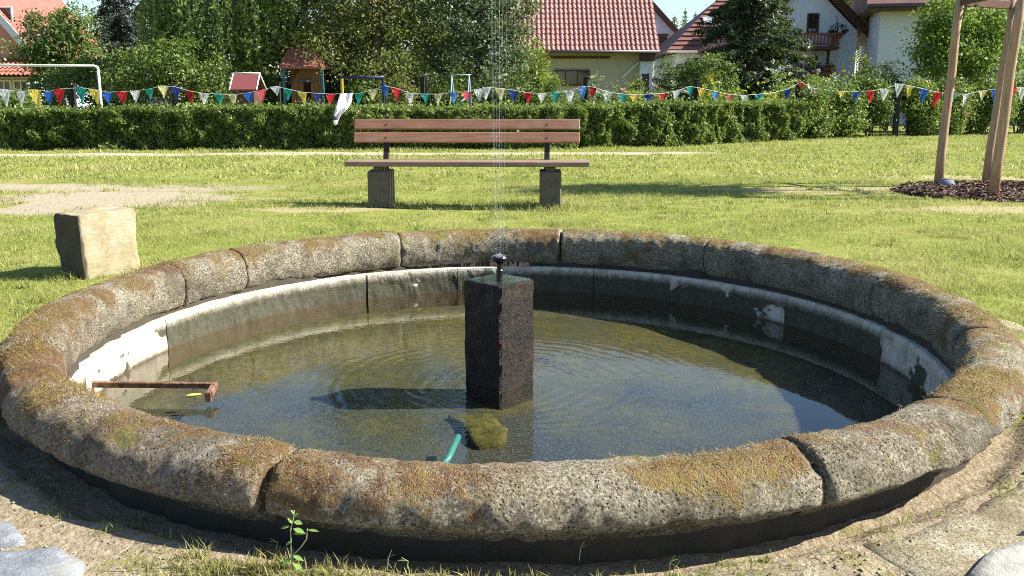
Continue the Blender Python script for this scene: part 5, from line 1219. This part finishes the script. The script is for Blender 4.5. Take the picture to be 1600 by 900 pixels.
tree('apple_tree', 'large apple tree above the bench with yellowish sunlit leaves', 'tree', (at(592, 0, 30).x, 30, 0), (at(585, -200, 30).x, 30, 9.0), .24, [sph(560, 30, 30, 95, 55), sph(620, 80, 30, 75, 45), sph(500, 40, 30, 80, 55), sph(560, -80, 30, 120, 90), sph(560, -190, 30.5, 90, 80), sph(508, 88, 28.2, 34, 24), sph(478, 66, 28.4, 26, 16), sph(600, 112, 29, 50, 22), sph(650, 30, 30, 60, 60), sph(575, -260, 30.5, 110, 80), sph(600, -340, 30.5, 90, 70), sph(640, -150, 30.5, 80, 80)], 46000, .105, 'l_apple', clumps=560, cr=.42, seed=14, shell=.35)
tree('maple_tree', 'dense dark green tree filling the gap behind birch and apple tree', 'tree', (at(470, 0, 36).x, 36, 0), (at(470, -20, 36).x, 36, 6.), .25, [sph(470, 10, 36, 110, 80), sph(420, 90, 36, 70, 55), sph(540, 100, 36, 80, 45), sph(640, 90, 36, 80, 55), sph(600, -30, 36, 120, 90), sph(700, 10, 36, 90, 80)], 20000, .15, 'l_dark', clumps=300, cr=.5, seed=15, shell=.3)
tree('ivy_grown_tree', 'tall bushy grey-green tree between apple tree and tiled house', 'tree', (at(752, 0, 31).x, 31, 0), (at(750, -60, 31).x, 31, 6.5), .2, [sph(745, 30, 31, 85, 60), sph(750, 100, 31, 82, 48), sph(700, 70, 31, 50, 50), sph(790, 70, 31, 48, 55), sph(745, -70, 31, 90, 80), sph(800, 10, 31, 42, 50), sph(745, -170, 31.5, 70, 70), sph(815, 120, 30.5, 30, 30)], 34000, .105, 'l_grey', clumps=420, cr=.40, seed=16, shell=.35)
conifer('dark_spruce', 'broad dark spruce left of the balcony house', 1172, 33, -120, 3.1, 'l_dark', 22, 2.3, droop=.25)
tree('round_bush', 'round clipped green bush in front of the dark spruce', 'shrub', (at(1105, 0, 29).x, 29, 0), (at(1105, 120, 29).x, 29, 1.4), .06, [sph(1105, 115, 29, 40, 30), sph(1088, 122, 29, 25, 22), sph(1125, 122, 29, 24, 24)], 6500, .075, 'l_mid', clumps=140, cr=.16, seed=17, group='shrubs behind the hedge', crown_name='foliage', shell=.7)
tree('hazel_tree', 'bright yellow-green leafy tree behind the wooden stakes', 'tree', (at(1512, 0, 30).x, 30, 0), (at(1512, 40, 30).x, 30, 3.5), .12, [sph(1512, 70, 30, 68, 50), sph(1480, 105, 30, 50, 40), sph(1545, 100, 30, 48, 42), sph(1500, 25, 30, 50, 36), sph(1540, 35, 30, 40, 30), sph(1455, 75, 30, 30, 40)], 17000, .115, 'l_light', clumps=230, cr=.36, seed=18, shell=.45)
for k, (px, yt) in enumerate(((1052, 22), (1068, 12), (1084, 18), (1100, 14))):
    conifer('distant_fir', ['distant fir just right of the blue-white gable', 'tallest of the distant firs between the roofs', 'distant fir third from the blue-white gable', 'distant fir nearest the hipped roof'][k], px, 85 + 3 * k, yt, 1.7, 'l_birch', 60 + k, .35, zlow=1.)
tree('background_tree', 'dark tree showing between balcony house and grey house', 'tree', (at(1362, 0, 58).x, 58, 0), (at(1362, 20, 58).x, 58, 6), .25, [sph(1360, 20, 58, 40, 50), sph(1350, -40, 58, 60, 60), sph(1375, 70, 58, 40, 40)], 6000, .22, 'l_mid', clumps=110, cr=.6, seed=19)
tree('background_tree', 'tall grey-green tree rising behind the bright green tree', 'tree', (at(1600, 0, 46).x, 46, 0), (at(1600, 20, 46).x, 46, 5), .22, [sph(1600, 40, 46, 60, 60), sph(1640, 90, 46, 60, 50), sph(1575, 85, 46, 40, 45)], 6000, .18, 'l_grey', clumps=110, cr=.5, seed=20)
tree('background_tree', 'dark tree at the far left beyond the goal', 'tree', (at(-110, 0, 34).x, 34, 0), (at(-110, 60, 34).x, 34, 4), .2, [sph(-110, 60, 34, 90, 70), sph(-160, 110, 34, 70, 50), sph(-60, 120, 34, 40, 40)], 8000, .14, 'l_mid', clumps=140, cr=.45, seed=23)
for k_, (px_, Y_, lb_, lm_) in enumerate([(250, 52, 'dark tree far behind the weeping birch', 'l_dark'), (400, 54, 'green tree far behind the play hut', 'l_mid'), (540, 50, 'dark tree far behind the timber playhouse', 'l_dark'), (660, 53, 'green tree far behind the apple tree', 'l_mid'), (790, 56, 'dark tree far behind the left end of the tiled roof', 'l_dark'), (150, 56, 'green tree far behind the dark blue conifer', 'l_mid')]):
    tree('background_tree', lb_, 'tree', (at(px_, 0, Y_).x, Y_, 0), (at(px_, 20, Y_).x, Y_, 5), .25, [sph(px_, 60, Y_, 75, 60), sph(px_ - 40, 110, Y_, 55, 50), sph(px_ + 40, 110, Y_, 55, 50), sph(px_, 135, Y_, 80, 30)] + ([sph(px_, 0, Y_, 60, 50)] if px_ > 200 else []), 8000, .22, lm_, clumps=150, cr=.6, seed=400 + k_, shell=.2)
# garden plants between hedge and houses
def shrub(label, px, Y, ytop, wpx, lmat, n_, size, seed, cr=.16, name='garden_shrub', flower=None, nfl=0, ybot=165):
    rg = np.random.default_rng(seed); g_ = Vector((at(px, 100, Y).x, Y, 0)); hz_ = max(.5, at(px, ytop, Y).z); wr_ = wpx * Y / F
    root = tag(empty(name, g_), label, 'shrub', 'garden plants behind the hedge')
    nb_ = 6; bl_ = [(g_.x + rg.uniform(-.6, .6) * wr_, Y + rg.uniform(-.3, .3), hz_ * rg.uniform(.2, .72), wr_ * rg.uniform(.4, .65), .45, hz_ * rg.uniform(.2, .34)) for _ in range(nb_)]
    bl_.append((g_.x, Y, hz_ * .75, wr_ * .5, .4, hz_ * .25))
    (v_, f_), cc_ = crown(bl_, n_, size, rg, max(30, n_ // 45), cr, shell=.4); v_[:, 2] = np.maximum(v_[:, 2], .01)
    mb = MB()
    for i in range(9): e_ = cc_[i]; mb.tube([(g_.x + rg.uniform(-.2, .2) * wr_, Y, 0), ((g_.x + e_[0]) / 2, Y, e_[2] * .6), tuple(e_)], [.022, .016, .006], 5)
    under(mb.build('stems', M['bark']), root); under(mesh_np('foliage', v_, f_, M[lmat]), root)
    if flower:
        (v_, f_), _ = crown([(b_[0], b_[1] - .12, b_[2] + b_[5] * .4, b_[3], b_[4], b_[5]) for b_ in bl_], nfl, size * 1.0, rg, max(14, nfl // 16), .06, shell=.8, asp=.9); under(mesh_np('blossoms', v_, f_, M[flower]), root)
    return root
shrub('yellow-green vine shrub at the left corner of the tiled house', 838, 27.5, 60, 26, 'l_yellow', 2600, .10, 101, .2)
shrub('leafy shrub below the dark window of the tiled house', 872, 26, 118, 36, 'l_birch', 2600, .085, 102)
shrub('pale green shrub right of the dark window', 935, 27, 112, 34, 'l_grey', 2600, .085, 103, flower='flow_white', nfl=160)
shrub('low shrub with pink flowers before the tiled house', 960, 24.2, 134, 34, 'l_birch', 2000, .07, 104, flower='flow_pink', nfl=220)
shrub('narrow dark evergreen by the porch door', 997, 30, 104, 9, 'l_mid', 1500, .07, 105, .12)
shrub('yellow flowers in front of the porch', 988, 24.6, 137, 24, 'l_light', 1500, .07, 106, flower='flow_yellow', nfl=300)
shrub('orange and green flowers right of the porch', 1030, 25.2, 140, 26, 'l_birch', 1600, .07, 107, flower='flow_orange', nfl=260)
shrub('tall grey-green shrub in the gap between the roofs', 1045, 40, 88, 24, 'l_grey', 3200, .12, 108, .3)
shrub('white flowers next to the fence post with a yellow bush', 1064, 25.4, 137, 16, 'l_birch', 900, .07, 109, flower='flow_white', nfl=200)
shrub('bright yellow flowering bush below the round bush', 1112, 25.4, 122, 26, 'l_light', 1500, .07, 110, flower='flow_yellow', nfl=620)
shrub('leafy plants in the shade of the spruce', 1170, 26.2, 134, 40, 'l_light', 2400, .085, 111, flower='flow_yellow', nfl=120)
shrub('cream flowering bush beneath the red hanging basket', 1226, 27.5, 108, 26, 'l_light', 2000, .09, 112, flower='flow_white', nfl=330)
shrub('pale roses climbing in front of the arched window', 1275, 28, 116, 34, 'l_light', 2800, .09, 113, flower='flow_white', nfl=260)
shrub('yellow-green bush right of the white sun-patch panel', 1345, 31, 82, 24, 'l_yellow', 3000, .10, 114, .24)
shrub('grey-green feathery bush against the grey house', 1395, 31, 96, 34, 'l_grey', 3200, .09, 115, .25)
shrub('dense bush left of the swing frame behind the bench', 630, 27, 118, 36, 'l_apple', 2800, .085, 116, .22)
for k_, (px_, Y_, yt_, wp_, lm_, lb_) in enumerate([(405, 30.5, 112, 34, 'l_mid', 'green shrub between the play hut and the timber playhouse'), (528, 30, 110, 26, 'l_dark', 'dark shrub right of the timber playhouse'), (572, 28.5, 116, 34, 'l_mid', 'shrub under the navy blue bar of the climbing frame'),
        (672, 29, 108, 36, 'l_dark', 'dark shrub at the foot of the apple tree'), (716, 29.5, 112, 36, 'l_mid', 'shrub growing behind the pale blue swing frame'), (768, 28, 112, 40, 'l_grey', 'grey-green shrub below the tall bushy tree'), (815, 27.2, 116, 34, 'l_birch', 'light shrub where the bushy tree meets the tiled house'),
        (445, 32, 100, 40, 'l_dark', 'dark shrub behind the timber playhouse'), (345, 31, 112, 36, 'l_mid', 'green shrub behind the red-roofed play hut'), (20, 26, 142, 40, 'l_mid', 'low shrub in front of the white windows'), (600, 33, 112, 60, 'l_dark', 'wide dark shrub deep under the apple tree')]):
    shrub(lb_, px_, Y_, yt_, wp_, lm_, 3600, .10, 300 + k_, .26)
# loose tall planting that closes the lawn on the right
row = [(1278, 25.4, 128, 30, 'l_hedge', 'loose bush at the right end of the clipped hedge', 'flow_white'), (1318, 26.0, 118, 34, 'l_birch', 'leafy bush with yellow blooms below the white sun-patch panel', 'flow_yellow'), (1366, 26.6, 116, 34, 'l_mid', 'green bush immediately left of the tall dark post', None),
       (1432, 27.0, 120, 36, 'l_birch', 'bush immediately right of the tall dark post', 'flow_yellow'), (1490, 27.5, 122, 36, 'l_hedge', 'bush seen behind the first wooden stake', 'flow_pink'), (1545, 28.0, 120, 38, 'l_birch', 'bush seen between the wooden stakes', None), (1605, 28.5, 122, 42, 'l_mid', 'bush at the far right end of the planting', None), (1680, 29, 120, 44, 'l_hedge', 'bush beyond the stakes at the lawn corner', None)]
for k, (px, Y, yt, wpx, lm, lb, fl) in enumerate(row):
    shrub(lb, px, Y, yt, wpx, lm, 8500, .085, 200 + k, .24, 'loose_bush', fl, 110)

for k_, (px_, Y_, lb_) in enumerate([(1770, 30, 'bush past the lawn corner, nearer of two'), (1870, 31.5, 'bush past the lawn corner, farther of two')]):
    shrub(lb_, px_, Y_, 118, 50, 'l_hedge', 5200, .09, 500 + k_, .24, 'loose_bush')
for k_, (px_, Y_, lb_) in enumerate([(1760, 40, 'leafy tree past the lawn corner'), (1930, 38, 'leafy tree at the very end of the planting'), (-330, 36, 'leafy tree past the far end of the goal')]):
    tree('background_tree', lb_, 'tree', (at(px_, 0, Y_).x, Y_, 0), (at(px_, 20, Y_).x, Y_, 5), .22, [sph(px_, 40, Y_, 80, 70), sph(px_ - 40, 100, Y_, 60, 50), sph(px_ + 45, 100, Y_, 60, 50)], 9000, .17, 'l_mid', clumps=150, cr=.5, seed=520 + k_)

# ------------------------------------------------------------------ young tree, stakes and mulch
M['stake'] = wood_mat('stake_wood', (.24, .135, .075), (.52, .36, .23), 2)
root = tag(empty('tree_stakes', (6.1, 11.1, 0)), 'tall round wooden stakes joined by a dark crossbar round the young tree', 'tree stake')
sb = [(ground_at(1465, 291), at(1500, 2, 11.8)), (ground_at(1551, 309), at(1597, 2, 10.35)), (ground_at(1539, 290), at(1584, 2, 12.3)), (Vector((7.1, 10.9, 0)), Vector((7.05, 10.95, 2.25)))]
tops = []
for k, (b_, t_) in enumerate(sb):
    t_.z = 2.30; tops.append(t_); b_ = Vector((b_.x, b_.y, -.05)); mb = MB(); m_ = [b_.lerp(t_, q) + Vector((rf.gauss(0, .004), rf.gauss(0, .004), 0)) for q in (0, .2, .4, .6, .8, 1)]
    mb.tube(m_, [.056, .055, .053, .051, .05, .048], 14); o = under(mb.build('stake', M['stake'], None, True), root)
for i, j in ((0, 1), (1, 3), (3, 2), (2, 0)):
    d = (tops[j] - tops[i]); mb = MB(); c_ = (tops[i] + tops[j]) / 2; mb.box((c_.x, c_.y, 2.21), (d.length + .05, .035, .10), math.atan2(d.y, d.x), .005)
    under(mb.build('crossbar', M['brownwood']), root)
yb = Vector((6.45, 11.3, 0))
tree('young_tree', 'young tree with a small crown tied between the stakes', 'tree', yb, yb + Vector((0, 0, 3.6)), .045, [(yb.x, yb.y, 3.7, .95, .8, .85), (yb.x - .3, yb.y, 3.2, .7, .6, .4), (yb.x + .2, yb.y, 4.4, .6, .55, .55)], 8500, .085, 'l_mid', clumps=120, cr=.3, seed=41, group=None)
mt = NT('bark_chips'); M['mulch'] = mt.done(mt.bsdf(mt.ramp(mt.island(), [(0, (.045, .022, .014)), (.45, (.12, .065, .042)), (.8, (.22, .135, .095)), (1, (.34, .24, .18))]), .9))
n_ = 5200; a = rng.uniform(0, 2 * np.pi, n_); q = np.sqrt(rng.uniform(0, 1, n_)) * (1 + .1 * fbm(np.stack([np.cos(a) * 2, np.sin(a) * 2, 0 * a], 1), 2, 4)); x = MULCH[0][0] + MULCH[1][0] * q * np.cos(a); y = MULCH[0][1] + MULCH[1][1] * q * np.sin(a)
z = .07 * np.clip(1 - q ** 2, 0, 1) + .012 + rng.uniform(0, .012, n_); nr = unit(n_, rng) * .7 + np.array([0, 0, 1.]); nr /= np.linalg.norm(nr, axis=1, keepdims=True)
L_ = rng.uniform(.025, .075, n_); v, f = leaf_quads(np.stack([x, y, z], 1), nr, L_, L_ * rng.uniform(.3, .6, n_), rng)
tag(mesh_np('mulch', v, f, M['mulch']), 'brown bark mulch heaped round the stakes', 'mulch', kind='stuff')
mb = MB(); prof = [(1.0, -.01), (.8, .022), (.5, .05), (.2, .066), (.02, .07)]; mb.lathe(prof, (0, 0, 0), 40); V_ = np.array(mb.v); V_[:, 0] = V_[:, 0] * MULCH[1][0] * .97 + MULCH[0][0]; V_[:, 1] = V_[:, 1] * MULCH[1][1] * .97 + MULCH[0][1]
M['mound'] = plain('mulch_soil', (.06, .035, .024), .95, .4, 12, bump=.8); tag(mesh_list('mulch_mound', V_, mb.f, M['mound'], None, True), kind='structure')
gq = ground_at(1478, 297); mb = MB(); mb.lathe([(.02, -.02), (.085, 0), (.10, .05), (.075, .10), (.02, .115)], (0, 0, 0), 14); V_ = np.array(mb.v); V_ *= (1 + .12 * fbm(V_ * 12, 2, 4))[:, None]
M['cobble'] = plain('blue_grey_stone', (.16, .18, .22), .8, .2, 14, bump=.4); o = mesh_list('field_stone', V_, mb.f, M['cobble'], None, True); o.location = (gq.x, gq.y, .02); tag(o, 'rounded blue-grey stone lying in the mulch by the first stake', 'stone')
